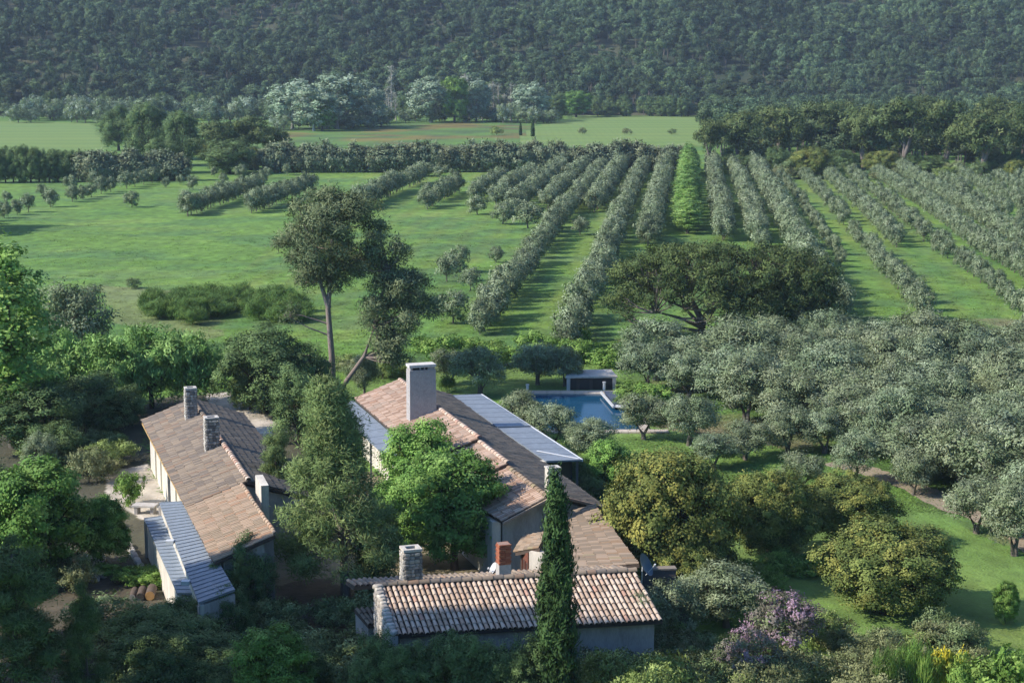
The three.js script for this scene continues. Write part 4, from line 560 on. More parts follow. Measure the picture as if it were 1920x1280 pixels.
const hand = [
  // kind, name, foot x, foot y, top row, width, label, category
  ['poplar', 'poplar', 26, 838, 436, 175, 'tall bright green poplar at the left edge, sunlit on its left side'],
  ['olive', 'olive_tree', 140, 705, 530, 165, 'pale grey-green round tree behind the dark laurels, next to the left poplar'],
  ['laurel', 'laurel_tree', 128, 770, 590, 150, 'leafy laurel directly right of the tall poplar', 'tree'],
  ['laurel', 'laurel_tree', 215, 775, 610, 150, 'laurel left of the chimneyed long house with shaded right side'],
  ['laurel', 'laurel_tree', 285, 765, 584, 165, 'tallest laurel with upright pointed tips behind the long house'],
  ['laurel', 'laurel_tree', 362, 762, 598, 125, 'laurel with spiky tips directly behind the farther stone chimney'],
  ['dark_tree', 'leafy_tree', 60, 850, 715, 200, 'dark leafy tree below the poplar at the left edge'],
  ['dark_tree', 'leafy_tree', 165, 815, 700, 160, 'dense green tree left of the far end of the long house'],
  ['dark_tree', 'leafy_tree', 495, 775, 610, 185, 'brownish green spreading tree between the long house and the tall pine', 'tree', null, { tone: 2 }],
  ['dark_tree', 'leafy_tree', 560, 830, 690, 130, 'dark shaded tree in the gap between the two long houses'],
  ['dark_tree', 'leafy_tree', 575, 770, 640, 110, 'dark tree at the foot of the tall two-trunked pine'],
  ['pine', 'pine_tree', 520, 1010, 800, 105, 'narrow small pine against the right side of the long house', 'tree', null, { shape: 1 }],
  ['pine', 'pine_tree', 452, 1175, 1040, 60, 'low dark pine over the near end of the long house roof', 'tree', null, { shape: 2, tone: 1 }],
  ['broadleaf', 'leafy_tree', 790, 985, 785, 170, 'bright green rounded tree just below the broad grey chimney'],
  ['broadleaf', 'leafy_tree', 852, 1068, 838, 232, 'bright lime-green spreading tree in the courtyard, in front of the main roof'],
  ['broadleaf', 'leafy_tree', 760, 1060, 890, 150, 'bright green tree with darker foot beside the open pine in the courtyard'],
  ['dark_tree', 'leafy_tree', 930, 1035, 900, 110, 'shaded green tree covering the near left edge of the main roof'],
  ['broadleaf', 'leafy_tree', 70, 1085, 858, 230, 'sunlit maple-like tree in front of the left house, at the left edge'],
  ['broadleaf', 'leafy_tree', 190, 1060, 925, 120, 'smaller green tree right of the maple-like tree, above the rubble', 'tree', null, { tone: 1 }],
  ['dark_tree', 'leafy_tree', -40, 1010, 840, 150, 'dark tree cut by the left edge beside the maple-like tree'],
  ['green_shrub', 'round_bush', 246, 947, 886, 56, 'dense round clipped bush on the pale terrace of the left house', 'shrub'],
  ['olive', 'olive_tree', 75, 890, 812, 70, 'small feathery grey-green tree at the dark left wood edge'],
  ['dark_tree', 'leafy_tree', 105, 870, 795, 120, 'leafy tree filling the dark wood between poplar and terrace'], ['dark_tree', 'leafy_tree', 235, 800, 725, 90, 'bushy tree touching the far left corner of the long house'], ['laurel', 'laurel_tree', 60, 800, 640, 130, 'laurel at the foot of the left edge poplar'], ['shrub', 'shrub', 165, 905, 840, 80, 'dark low shrub in the shade left of the terrace', 'shrub'],
  ['pine', 'pine_tree', 40, 1370, 1020, 250, 'yellowish young pine with bare pale twigs in the bottom left corner', 'tree', null, { shape: 1, tone: 0 }],
  ['pine', 'pine_tree', 25, 1205, 1000, 120, 'pine top at the left edge above the corner pine', 'tree', null, { shape: 2, tone: 0 }], ['pine', 'pine_tree', 165, 1360, 1085, 110, 'narrow yellow-green pine next to the corner pine', 'tree', null, { shape: 2, tone: 1 }],
  ['dark_tree', 'leafy_tree', 352, 1222, 1118, 110, 'dark bush hiding the near end wall of the metal shed'], ['dark_tree', 'leafy_tree', 430, 1215, 1098, 100, 'dark bush right of the one before the shed end wall'], ['dark_tree', 'leafy_tree', 418, 1172, 1062, 80, 'dark bush against the near end of the metal roofs'], ['broadleaf', 'leafy_tree', 510, 1345, 1170, 180, 'lime-green young leafy tree at the bottom, lit in dark undergrowth'],
 ['dark_tree', 'leafy_tree', 470, 768, 690, 90, 'shaded tree at the far right corner of the long house'],  ['dark_tree', 'leafy_tree', 470, 1160, 1008, 105, 'dark tree growing over the near end of the metal roofs'], ['dark_tree', 'leafy_tree', 700, 1120, 985, 96, 'dark leafy tree under the open pine beside the courtyard'],
  ['cypress', 'cypress_tree', 1043, 1345, 878, 94, 'slim dark cypress in front of the house roofs'],
  ['holm_oak', 'holm_oak', 1262, 1105, 832, 290, 'largest yellowish holm oak, right of the brown tiled wing', 'tree', null, { shape: 0 }],
  ['holm_oak', 'holm_oak', 1445, 1045, 872, 190, 'middle holm oak with deep shade on its near side'],
  ['holm_oak', 'holm_oak', 1592, 1020, 884, 205, 'low spreading holm oak behind the big round one'],
  ['holm_oak', 'holm_oak', 1664, 1150, 966, 272, 'big round holm oak with knobbly crown on the lawn at the right', 'tree', null, { shape: 1 }],
  ['holm_oak', 'holm_oak', 1300, 1130, 1000, 150, 'small holm oak at the foot of the largest one, beside the dark wall'],
  ['broadleaf', 'leafy_tree', 1140, 935, 822, 112, 'bright green low tree between the metal canopy and the yellowish oak'],
  ['broadleaf', 'sapling', 1885, 1168, 1088, 54, 'small young tree with thin trunk alone on the right lawn'],
  ['judas_tree', 'judas_tree', 1475, 1255, 1095, 175, 'purple flowering tree in the shrubs left of the round oak'],
  ['judas_tree', 'judas_tree', 1400, 1300, 1170, 130, 'purplish bush at the bottom below the flowering tree'],
  ['olive', 'olive_tree', 1365, 1175, 1062, 165, 'pale olive in front of the oaks, below the deep shade'],
  ['olive', 'olive_tree', 1265, 1215, 1085, 120, 'grey olive at the right eave of the front house'],
  ['olive', 'olive_tree', 1200, 1245, 1105, 100, 'sparse olive overlapping the right corner of the front roof'],
  ['olive', 'olive_tree', 950, 1225, 1120, 90, 'thin olive left of the cypress under the front eave'],
  ['olive', 'olive_tree', 820, 1240, 1150, 80, 'small thin olive in the shade under the front house eave'],
  // behind the main house, towards the pool
  ['olive', 'olive_tree', 898, 742, 650, 105, 'dark leaning olive right behind the broad grey chimney'],
  ['olive', 'olive_tree', 1008, 722, 645, 105, 'pale olive left of the pool house'],
  ['olive', 'olive_tree', 1058, 724, 648, 75, 'olive touching the left end of the pool house roof'],
  ['olive', 'olive_tree', 845, 722, 655, 80, 'olive behind the right edge of the grey chimney'],
  ['olive', 'olive_tree', 683, 738, 665, 60, 'slim olive on the lawn left of the grey chimney'],
  ['olive', 'olive_tree', 975, 822, 736, 110, 'olive along the far end of the metal canopy'],
  ['olive', 'olive_tree', 1034, 842, 756, 110, 'silvery olive between metal canopy and pool water'],
  ['olive', 'olive_tree', 1104, 862, 786, 100, 'olive at the near left corner of the pool'],
  ['olive', 'olive_tree', 1208, 824, 738, 104, 'olive over the right side of the pool'],
  ['olive', 'olive_tree', 1292, 835, 738, 115, 'broad olive right of the pool'],
  ['olive', 'olive_tree', 1215, 732, 638, 118, 'olive right behind the pool house corner'],
  ['olive', 'olive_tree', 1290, 748, 655, 92, 'bluish dark olive under the umbrella pine'],
  ['olive', 'olive_tree', 1390, 735, 598, 155, 'large olive in front of the umbrella pine trunks'],
  ['olive', 'olive_tree', 1502, 720, 612, 100, 'olive under the right end of the umbrella pine'],
  ['olive', 'olive_tree', 1508, 655, 578, 72, 'pale slender olive against the umbrella pine right end'],
  ['olive', 'olive_tree', 1600, 735, 640, 95, 'grey olive at the upper edge of the grove, left of the large dark one'],
  ['olive', 'olive_tree', 1722, 752, 632, 118, 'large dark olive standing out in the upper grove'],
  ['holm_oak', 'holm_oak', 1815, 668, 598, 95, 'rusty yellow bush-like oak at the upper right of the grove'],
  ['olive', 'olive_tree', 1868, 715, 632, 108, 'wide olive right of the rusty oak'],
  ['olive', 'olive_tree', 1810, 748, 682, 90, 'low olive below the rusty oak'],
  ['olive', 'olive_tree', 1608, 905, 805, 100, 'leaning olive with two dark trunks above the low oak'],
  ['olive', 'olive_tree', 1712, 928, 842, 95, 'olive with slanting trunk beside the path'],
  ['olive', 'olive_tree', 1832, 1000, 895, 130, 'reddish-tinged olive with splayed trunks on the lawn edge'],
  ['olive', 'olive_tree', 1905, 1042, 905, 140, 'olive with long leaning trunk at the right edge of the lawn'],
  ['olive', 'olive_tree', 1478, 848, 762, 110, 'olive with bare lower trunks above the lawn, behind the low oak'],
  ['olive', 'olive_tree', 1545, 850, 765, 95, 'olive beside the bare-trunked one at the lawn edge'],
  ['olive', 'olive_tree', 1398, 862, 790, 110, 'soft grey olive directly above the middle oak'],
  ['olive', 'olive_tree', 1340, 880, 812, 100, 'pale olive behind the top of the largest oak'],
  ['olive', 'olive_tree', 1500, 925, 850, 100, 'pale olive seen over the tops of the middle oaks'],
  // around the meadow
  ['young_olive', 'olive_tree', 849, 606, 545, 62, 'single round olive left of the long olive row'],
  ['young_olive', 'olive_tree', 990, 428, 380, 60, 'round olive at the near end of the short rows'],
  ['young_olive', 'olive_tree', 943, 420, 380, 48, 'olive beside the round end olive of the short rows'],
  ['young_olive', 'olive_tree', 895, 402, 368, 40, 'small olive left of the short row ends'],
  ['young_olive', 'olive_tree', 930, 492, 462, 30, 'lone small olive in the meadow left of the long row'],
  ['young_olive', 'olive_tree', 1088, 440, 408, 34, 'small olive right of the long row'],
  ['young_olive', 'olive_tree', 882, 545, 502, 44, 'young olive below the short broken row'],
  ['young_olive', 'olive_tree', 862, 510, 460, 40, 'olive at the top of the short broken row'],
  ['young_olive', 'olive_tree', 838, 528, 478, 44, 'olive at the foot of the short broken row'],
  ['young_olive', 'olive_tree', 351, 404, 372, 36, 'dark round olive alone in the left meadow'],
  ['young_olive', 'olive_tree', 796, 330, 303, 48, 'olive alone near the windbreak'],
  ['young_olive', 'olive_tree', 826, 332, 310, 30, 'smaller olive of the pair near the windbreak'],
  ['shrub', 'shrub', 246, 541, 521, 34, 'small dark bush in the open left meadow', 'shrub', null, { tone: 3 }],
];
for (const [kind, name, bx, by, ty, w, label, cat, group, opt] of hand) T(kind, name, bx, by, ty, w, label, cat ?? 'tree', group ?? undefined, opt ?? {});

// olives of the grove that nothing tells apart, in two parts of it
{
  const r = rngOf(77), taken = hand.filter((h) => h[0] === 'olive' || h[0] === 'holm_oak').map((h) => onGround(h[2], h[3])), put = (P, n, lab, grp, gap) => {
    const xs = P.map((p) => p[0]), zs = P.map((p) => p[1]); let made = 0;
    for (let k = 0; k < 6000 && made < n; k++) { const x = rr(r, Math.min(...xs), Math.max(...xs)), z = rr(r, Math.min(...zs), Math.max(...zs)); if (!inside(P, x, z)) continue; const p = V(x, hgt(x, z), z); if (taken.some((q) => q.distanceTo(p) < gap)) continue; taken.push(p); made++; grow('olive', 'olive_tree', p, rr(r, 3.4, 4.7), rr(r, 2.3, 3.1), lab, 'tree', grp); }
  };
  put(poly([1180, 700], [1300, 720], [1560, 690], [1940, 700], [1990, 850], [1640, 850], [1420, 800], [1340, 770]), 58, 'silvery olive crowded in the middle of the grove right of the pool', 'olives crowded in the grove', 3.1);
  put(poly([1640, 850], [1990, 850], [1990, 1020], [1900, 985], [1780, 930], [1690, 890]), 34, 'silvery olive massed above the path at the right edge', 'olives massed above the path', 2.7);
}
// ---------------------------------------------------------------- the planted olive rows
{
  const r = rngOf(55), list = [];
  // [column at row 330, first row, last row, spacing, size, word]
  const rows = [[330, 328, 420, 4.6, .95, 'in the far left row of the meadow'], [395, 318, 350, 9, .8, 'scattered at the far left of the meadow'], [250, 330, 392, 12, .9, 'scattered at the far left of the meadow'], [455, 322, 385, 14, .9, 'scattered near the left of the meadow'], [520, 316, 340, 9, .9, 'scattered near the left of the meadow'], [578, 360, 404, 2.5, 1.1, 'in the short clump row at left of the meadow'], [662, 360, 400, 2.7, 1.05, 'in the clump row behind the tall pine'], [807, 340, 394, 2.6, 1.15, 'in the clump row right of the tall pine'], [905, 360, 392, 3, 1.15, 'in the third short row right of the tall pine'], [962, 345, 378, 3.4, 1.05, 'in the fourth short row right of the tall pine'], [1003, 334, 388, 3, 1.1, 'in the fifth short row right of the tall pine'], [1045, 310, 412, 2.9, 1.15, 'in the row left of the long dark-shadowed row'],
    [1086, 308, 395, 2.9, 1.1, 'in the row ending at the round end olive'], [1123, 306, 628, 2.4, 1.0, 'in the long row running down to the lawn, casting a long shadow'], [1160, 306, 400, 2.6, 1.2, 'in the short plump row right of the long row'], [1203, 305, 660, 2.6, 1.05, 'in the second long row, two rows right of the shadowed one'], [1247, 304, 462, 2.4, 1.2, 'in the plump row left of the bright green row'], [1338, 312, 452, 2.4, 1.15, 'in the first row right of the bright green row'], [1380, 314, 470, 2.4, 1.1, 'in the second row right of the bright green row'], [1421, 316, 610, 2.5, 1.2, 'in the third row right of the bright green row'], [1462, 325, 500, 6, .8, 'in the gappy row behind the umbrella pine right end'], [1503, 330, 600, 5, .85, 'in the first sparse row of the right orchard'], [1546, 332, 460, 2.7, .95, 'in the denser row of the right orchard'], [1590, 335, 610, 4.6, .9, 'in the second sparse row of the right orchard'], [1640, 332, 560, 2.5, 1, 'in the pale dense row of the right orchard'], [1690, 330, 520, 2.6, 1.05, 'in the wide pale row at the upper right'], [1735, 345, 520, 5, .9, 'in the sparse row at the upper right'], [1785, 335, 450, 3.6, .95, 'near the upper right corner of the orchard'], [1835, 345, 430, 3.4, .85, 'at the upper right edge of the orchard'], [1890, 330, 420, 4, .9, 'at the upper right edge of the orchard']];
  for (const [c, y0, y1, gap, size, word] of rows) {
    const p0 = W(1300 + (c - 1300) * (y0 - 95) / 235, y0), p1 = W(1300 + (c - 1300) * (y1 - 95) / 235, y1), n = Math.max(1, Math.round(p0.distanceTo(p1) / gap));
    for (let k = 0; k <= n; k++) { const p = p0.clone().lerp(p1, k / n), big = gap > 5 ? rr(r, 0.7, 1.05) : rr(r, 0.78, 1.14); if (gap < 3.5 && r() < 0.05) continue; p.x += gauss(r) * (gap > 8 ? 1.6 : 0.22); p.z += gauss(r) * (gap > 8 ? 3 : 0.4); if (gap > 3.5 && r() < 0.12) continue; p.y = hgt(p.x, p.z); list.push({ p, h: 3.0 * size * big, w: (p.x > 35 ? 1.2 : 1.28) * size * big * rr(r, 0.92, 1.12), word, q: (p.z * -1) / (size * big) }); }
  }
  list.sort((a, b) => a.q - b.q);
  const many = [];
  list.forEach((e, i) => { if (i < 290) grow('young_olive', 'orchard_olive', e.p, e.h, e.w, `orchard olive ${e.word}`, 'tree', `olives ${e.word}`); else many.push(e); });
  if (many.length) {
    const g = thing('olive_orchard', 'far grey-green olives at the upper ends of the planted rows', 'olive trees'); g.userData.kind = 'stuff';
    SPEC.young_olive.shapes.forEach((s, k) => { const mine = many.filter((_, i) => i % SPEC.young_olive.shapes.length === k), set = (geo, mat, name) => { const im = new THREE.InstancedMesh(geo, mat, mine.length); im.name = name; mine.forEach((e, i) => { tmpM.makeRotationY(i * 2.1 + k); const s4 = new THREE.Matrix4().makeScale(e.w / s.R, e.h / s.H, e.w / s.R); tmpM.multiply(s4).setPosition(e.p); im.setMatrixAt(i, tmpM); }); shadows(im); g.add(im); }; set(s.crown, SPEC.young_olive.leaf[k % 3], 'crown'); set(s.trunk, SPEC.young_olive.bark, 'trunk'); });
  }
  // the bright green row of young cypresses or poplars between the olive rows
  for (let k = 0; k < 26; k++) { const y = 322 + 118 * Math.pow(k / 25, 1.4), p = W(1300 - 8 * (y - 95) / 235, y); p.x += gauss(r) * 0.2; p.y = hgt(p.x, p.z); grow('poplar', 'young_poplar', p, rr(r, 5, 6.4) - k * 0.05, rr(r, 1.7, 2.2), 'bright green young poplar in the single vivid row between the olive rows', 'tree', 'young poplars of the vivid green row'); }
}
// windbreaks at the far side of the meadow
{
  const r = rngOf(61), line = (x0, y0, x1, y1, n, h, lab, grp, kind = 'windbreak') => { const a = W(x0, y0), b = W(x1, y1); for (let k = 0; k < n; k++) { const p = a.clone().lerp(b, (k + rr(r, 0.3, 0.7)) / n); p.z += gauss(r) * 0.6; p.y = hgt(p.x, p.z); grow(kind, kind === 'windbreak' ? 'windbreak_tree' : 'leafy_tree', p, h * rr(r, 0.82, 1.14), rr(r, 1.7, 2.4), lab, 'tree', grp); } };
  line(492, 322, 1285, 318, 64, 6.3, 'grey-green tree in the long straight windbreak behind the olive rows', 'trees of the long windbreak');
  line(150, 340, 345, 337, 18, 6, 'greyish tree in the left windbreak behind the meadow', 'trees of the left windbreak');
  line(-20, 342, 150, 339, 14, 6.2, 'green bushy tree in the hedge below the far left field', 'trees of the far left hedge', 'dark_tree');
}
// clumps and shrubs between the fields
const far = [
  ['dark_tree', 'leafy_tree', 222, 282, 200, 75, 'round green tree at the right end of the far left field'], ['dark_tree', 'leafy_tree', 275, 300, 190, 90, 'taller tree in the dark clump by the far left field'], ['dark_tree', 'leafy_tree', 340, 310, 205, 80, 'tree in the middle of the dark clump with pale twigs'], ['broad_pine', 'pine_tree', 405, 318, 215, 95, 'dark pine at the centre of the clump left of the red weeds'], ['broad_pine', 'pine_tree', 465, 312, 210, 90, 'dark pine at the right of the clump'], ['broad_pine', 'pine_tree', 510, 300, 228, 75, 'dark rightmost tree of the clump, beside the reddish weeds'],
  ['holm_oak', 'holm_oak', 390, 300, 262, 60, 'yellowish low bush in front of the dark clump'], ['holm_oak', 'holm_oak', 470, 318, 272, 70, 'yellow-green bush at the left end of the long windbreak'],
  ['dark_tree', 'leafy_tree', 430, 325, 262, 110, 'black shaded thicket between the two windbreaks'], ['dark_tree', 'leafy_tree', 305, 325, 258, 80, 'dark thicket at the right end of the left windbreak'],
  ['silver_poplar', 'silver_poplar', 548, 242, 146, 100, 'leftmost pale silver poplar of the big silvery group'], ['silver_poplar', 'silver_poplar', 632, 242, 133, 118, 'tallest silver poplar in the middle of the silvery group'], ['silver_poplar', 'silver_poplar', 688, 238, 150, 78, 'rightmost silver poplar of the silvery group'], ['broadleaf', 'leafy_tree', 604, 246, 176, 56, 'green tree set among the silver poplars'], ['silver_poplar', 'silver_poplar', 588, 246, 156, 90, 'silver poplar partly behind the green tree of the group'],
  ['silver_poplar', 'silver_poplar', 808, 230, 142, 98, 'silver poplar with white trunk right of the bare poplar'], ['broadleaf', 'leafy_tree', 852, 230, 140, 66, 'green poplar beside the white trunked one'], ['slim_poplar', 'slim_poplar', 735, 225, 115, 26, 'bare slim poplar standing alone between the silvery groups'], ['slim_poplar', 'slim_poplar', 872, 228, 132, 44, 'pale bare poplar with whitish branches'], ['silver_poplar', 'silver_poplar', 893, 228, 142, 66, 'soft green poplar right of the whitish bare one'], ['slim_poplar', 'slim_poplar', 925, 226, 148, 26, 'slim bare poplar at the right of the second group'], ['slim_poplar', 'slim_poplar', 958, 226, 152, 24, 'thin pale poplar next to the grey round tree'],
  ['silver_poplar', 'silver_poplar', 993, 228, 152, 82, 'grey-green round poplar by the corner of the far right field', 'tree', null, { tone: 1 }], ['broadleaf', 'leafy_tree', 1080, 220, 168, 66, 'bright green tree at the corner of the far right field'], ['dark_tree', 'leafy_tree', 1042, 224, 175, 50, 'dark tree between the grey poplar and the bright green tree'],
  ['cypress', 'cypress_tree', 999, 256, 222, 9, 'tiny dark cypress in the far field, the larger of two'], ['cypress', 'cypress_tree', 976, 254, 228, 7, 'tiny dark cypress in the far field, the smaller of two'],
  ['shrub', 'shrub', 932, 254, 236, 26, 'dark bush at the edge of the reddish weeds', 'shrub'], ['shrub', 'shrub', 1092, 252, 238, 16, 'small bush at the left in the far right field', 'shrub'], ['shrub', 'shrub', 1176, 252, 240, 18, 'small bush in the middle of the far right field', 'shrub'], ['shrub', 'shrub', 1260, 252, 241, 18, 'small bush at the right in the far right field', 'shrub'],
  ['broad_pine', 'pine_tree', 1335, 320, 210, 70, 'dark pine at the left end of the right pine wood', 'tree'], ['broad_pine', 'pine_tree', 1385, 318, 193, 95, 'dark broad pine second from the left in the pine wood'], ['broad_pine', 'pine_tree', 1462, 315, 183, 100, 'pine above the yellow bush in the right wood'], ['broad_pine', 'pine_tree', 1540, 312, 173, 110, 'wide green pine in the middle of the right wood'], ['broad_pine', 'pine_tree', 1620, 318, 178, 100, 'pine with bare pale trunk in the right wood'], ['broad_pine', 'pine_tree', 1690, 325, 173, 115, 'large pine right of the bare trunk'], ['broad_pine', 'pine_tree', 1770, 325, 168, 105, 'tall pine in the right part of the wood'], ['broad_pine', 'pine_tree', 1838, 330, 193, 120, 'broad pine with pale spreading trunk near the right edge'], ['broad_pine', 'pine_tree', 1915, 325, 178, 100, 'pine cut by the right edge of the wood'], ['broad_pine', 'pine_tree', 1430, 290, 190, 85, 'pine standing behind the yellow bush wood'], ['broad_pine', 'pine_tree', 1575, 285, 175, 90, 'pine in the second rank, behind the wide green one'], ['broad_pine', 'pine_tree', 1740, 290, 170, 95, 'pine in the second rank at right'], ['broad_pine', 'pine_tree', 1870, 290, 172, 100, 'pine in the second rank near the right edge'],
  ['holm_oak', 'holm_oak', 1410, 305, 254, 62, 'yellow-green bush by the pale sandy bank'], ['holm_oak', 'holm_oak', 1525, 335, 272, 90, 'large yellow-green bush in front of the pines'], ['holm_oak', 'holm_oak', 1655, 328, 280, 85, 'rusty yellow bush in front of the bare trunked pine'], ['holm_oak', 'holm_oak', 1905, 335, 298, 50, 'yellowish bush at the right edge before the pines'], ['shrub', 'shrub', 1480, 335, 300, 50, 'pale low bush beside the sandy bank', 'shrub'],
];
for (const [kind, name, bx, by, ty, w, label, cat, group, opt] of far) T(kind, name, bx, by, ty, w, label, cat ?? 'tree', group ?? undefined, opt ?? {});
{
  const r = rngOf(71), band = (kind, name, x0, x1, y0, y1, n, h0, h1, w0, w1, lab, cat, grp, tone) => { for (let k = 0; k < n; k++) { const p = onGround(rr(r, x0, x1), rr(r, y0, y1)); grow(kind, name, p, rr(r, h0, h1), rr(r, w0, w1), lab, cat, grp, tone === undefined ? {} : { tone }); } };
  band('willow', 'willow', -20, 520, 214, 232, 60, 5, 9, 2.8, 4.6, 'pale willow-like shrub tree in the thicket behind the far left field', 'tree', 'pale thicket behind the far left field');
  band('willow', 'willow', 560, 1060, 226, 232, 36, 3.5, 7, 2.4, 3.6, 'low pale shrub at the feet of the silver poplars', 'shrub', 'low shrubs under the silver poplars');
  band('dark_tree', 'leafy_tree', 1090, 1330, 214, 219, 26, 5, 8, 2.4, 3.6, 'dark low tree along the far edge of the far right field', 'tree', 'low trees along the far right field');
  band('shrub', 'shrub', 1400, 1930, 326, 342, 22, 1.6, 3.2, 1.4, 2.4, 'grey-green bush on the margin between right orchard and pine wood', 'shrub', 'bushes before the right pine wood');
  band('broom', 'shrub', 285, 560, 562, 610, 40, 1.3, 2.1, 1.4, 2.4, 'green bush in the broad shrub patch in the left meadow', 'shrub', 'bushes of the shrub patch in the meadow', 2);
  band('shrub', 'shrub', 640, 770, 690, 712, 12, 1, 1.7, 1, 1.5, 'grey rounded garden shrub behind the grey chimney', 'shrub', 'garden shrubs behind the chimney');
  band('green_shrub', 'shrub', 770, 1300, 655, 690, 30, 1, 2.2, 1, 1.7, 'green bush on the far margin of the garden', 'shrub', 'bushes on the far garden margin');
  band('green_shrub', 'shrub', 1180, 1260, 735, 765, 5, 1, 1.7, 1, 1.4, 'dark green bush by the right pool corner', 'shrub', 'bushes by the pool corner');
  band('shrub', 'shrub', 1090, 1330, 1225, 1262, 16, 0.9, 1.6, 0.8, 1.2, 'grey-green shrub under the right eave of the front house', 'shrub', 'shrubs under the front house');
  band('shrub', 'shrub', 1100, 1420, 1285, 1335, 16, 1.3, 1.9, 0.8, 1.3, 'silvery shrub along the bottom edge, right of the cypress', 'shrub', 'shrubs along the bottom right of the cypress');
  band('shrub', 'shrub', 1400, 1700, 1265, 1330, 14, 1.3, 2, 0.9, 1.4, 'grey-green shrub along the bottom edge below the round oak', 'shrub', 'shrubs along the bottom below the oak');
  band('shrub', 'shrub', 1545, 1830, 1212, 1262, 16, 0.9, 1.7, 0.8, 1.3, 'grey-green shrub on the lawn edge below the round oak', 'shrub', 'shrubs on the lawn edge'); band('green_shrub', 'shrub', 1380, 1560, 1070, 1110, 7, 0.6, 1.3, 0.7, 1.1, 'green shrub in the shade between the oaks', 'shrub', 'shrubs between the oaks');
  band('shrub', 'shrub', 180, 700, 1175, 1330, 54, 0.7, 1.7, 1, 1.7, 'dark shrub in the shaded undergrowth at the bottom left', 'shrub', 'shaded shrubs at the bottom left', 3);
  for (let k = 0; k < 9; k++) T('dark_tree', 'leafy_tree', 705 + k * 36, 1338 + 6 * r(), rr(r, 1184, 1214), rr(r, 95, 130), 'dark bushy tree in the shade before the front house wall', 'tree', 'bushy trees before the front house wall');
  band('shrub', 'shrub', 1080, 1260, 1320, 1390, 12, 1.6, 2.5, 1, 1.5, 'grey-green shrub before the front house wall right of the cypress', 'shrub', 'shrubs before the front house wall', 4);
  band('dark_tree', 'leafy_tree', 230, 640, 1225, 1330, 14, 1.6, 2.6, 1.3, 2, 'small dark tree in the shaded undergrowth before the houses', 'tree', 'shaded small trees at the bottom left');
  band('green_shrub', 'shrub', 180, 330, 1075, 1110, 8, 0.5, 0.9, 0.5, 0.9, 'small green weed clump by the logs', 'shrub', 'weeds by the logs');
  band('shrub', 'shrub', 1250, 1400, 1100, 1170, 6, 1, 1.8, 0.9, 1.4, 'olive-green shrub between front house and oaks', 'shrub', 'shrubs between front house and oaks', 4);
}
[['broom', 1715, 1310, 1200, 85, 'feathery bright green broom at the bottom, right of the oak'], ['broom', 1660, 1320, 1215, 70, 'darker green broom at the bottom below the round oak'], ['yellow_broom', 1783, 1300, 1208, 78, 'broom with yellow flowers at the bottom right'], ['green_shrub', 1875, 1325, 1215, 120, 'vivid light green bush in the bottom right corner'], ['green_shrub', 1815, 1330, 1240, 70, 'light green bush beside the yellow flowering broom'], ['broom', 838, 735, 702, 38, 'spiky green plant behind the grey chimney']].forEach(([kind, bx, by, ty, w, lab]) => T(kind, kind === 'broom' ? 'broom_shrub' : 'shrub', bx, by, ty, w, lab, 'shrub'));
{ const r = rngOf(66), more = (kind, name, n, x0, x1, y0, y1, h0, h1, w0, w1, lab, grp) => { for (let k = 0; k < n; k++) { const p = onGround(rr(r, x0, x1), rr(r, y0, y1)); grow(kind, name, p, rr(r, h0, h1), rr(r, w0, w1), lab, 'tree', grp); } };
  more('dark_tree', 'leafy_tree', 44, -20, 530, 208, 224, 6, 10, 2.6, 4.2, 'mid-green tree of the belt between far left field and wooded hill', 'green belt behind the far left field');
  more('dark_tree', 'leafy_tree', 26, 560, 1060, 214, 224, 5, 9, 2.4, 3.8, 'dark green tree in the belt behind the silver poplars', 'green belt behind the silver poplars');
  more('willow', 'willow', 18, 508, 722, 236, 245, 3.5, 6, 2.6, 3.8, 'pale bushy growth at the feet of the big silvery group', 'pale growth under the silvery group'); more('silver_poplar', 'silver_poplar', 7, 515, 710, 232, 242, 11, 13.5, 4, 5, 'pale poplar crowded among the big silvery group', 'crowded silver poplars');
  more('slim_poplar', 'slim_poplar', 9, 720, 1050, 224, 229, 10, 14, 1.4, 2, 'slim pale poplar in the thin line left of the far right field', 'slim pale poplars');
  more('shrub', 'shrub', 16, 60, 215, 800, 900, 0.8, 1.6, 0.9, 1.5, 'dark shrub on the shaded wood floor left of the terrace', 'shrubs on the wood floor'); more('shrub', 'shrub', 12, 0, 150, 1060, 1120, 0.7, 1.4, 0.8, 1.3, 'low shrub by the rubble at the lower left', 'shrubs by the rubble'); }
{ const r = rngOf(64); for (let k = 0; k < 4; k++) { const p = onGround(-70 - k * 22, 428 + k * 5); grow('dark_tree', 'leafy_tree', p, rr(r, 7, 9), rr(r, 3, 4), 'tree just outside the left edge, shading the left end of the meadow', 'tree', 'trees outside the meadow left end'); } for (let k = 0; k < 18; k++) { const p = onGround(rr(r, 1330, 1940), rr(r, 312, 330)); grow('dark_tree', 'leafy_tree', p, rr(r, 3.5, 5.5), rr(r, 2, 3.2), 'dark bushy undergrowth tree at the feet of the right pines', 'tree', 'undergrowth of the right pine wood', { tone: 1 }); } }
for (let k = 0; k < 8; k++) { const p = V(-3.73, 0, -101.83).addScaledVector(aX, 3 + k * 1.95).addScaledVector(bX, 2.7 + 0.3 * hash2(k, 5)); grow('dark_tree', 'shrub', p, 1.9 + 0.7 * hash2(k, 7), 0.95, 'dark shrub in the row along the outer edge of the metal canopy', 'shrub', 'shrubs along the metal canopy'); }
// unseen trees added outside the left edge to shade the bottom left of view
for (const [x, z, h, w] of [[-26, -46, 21, 4.6], [-26.5, -62, 21, 5], [-28, -53.5, 27, 4.4]]) grow('umbrella_pine', 'umbrella_pine', V(x, hgt(x, z), z), h, w, 'tall unseen umbrella pine added outside the left edge to shade the bottom left undergrowth', 'tree', 'added shade pines outside the left edge');

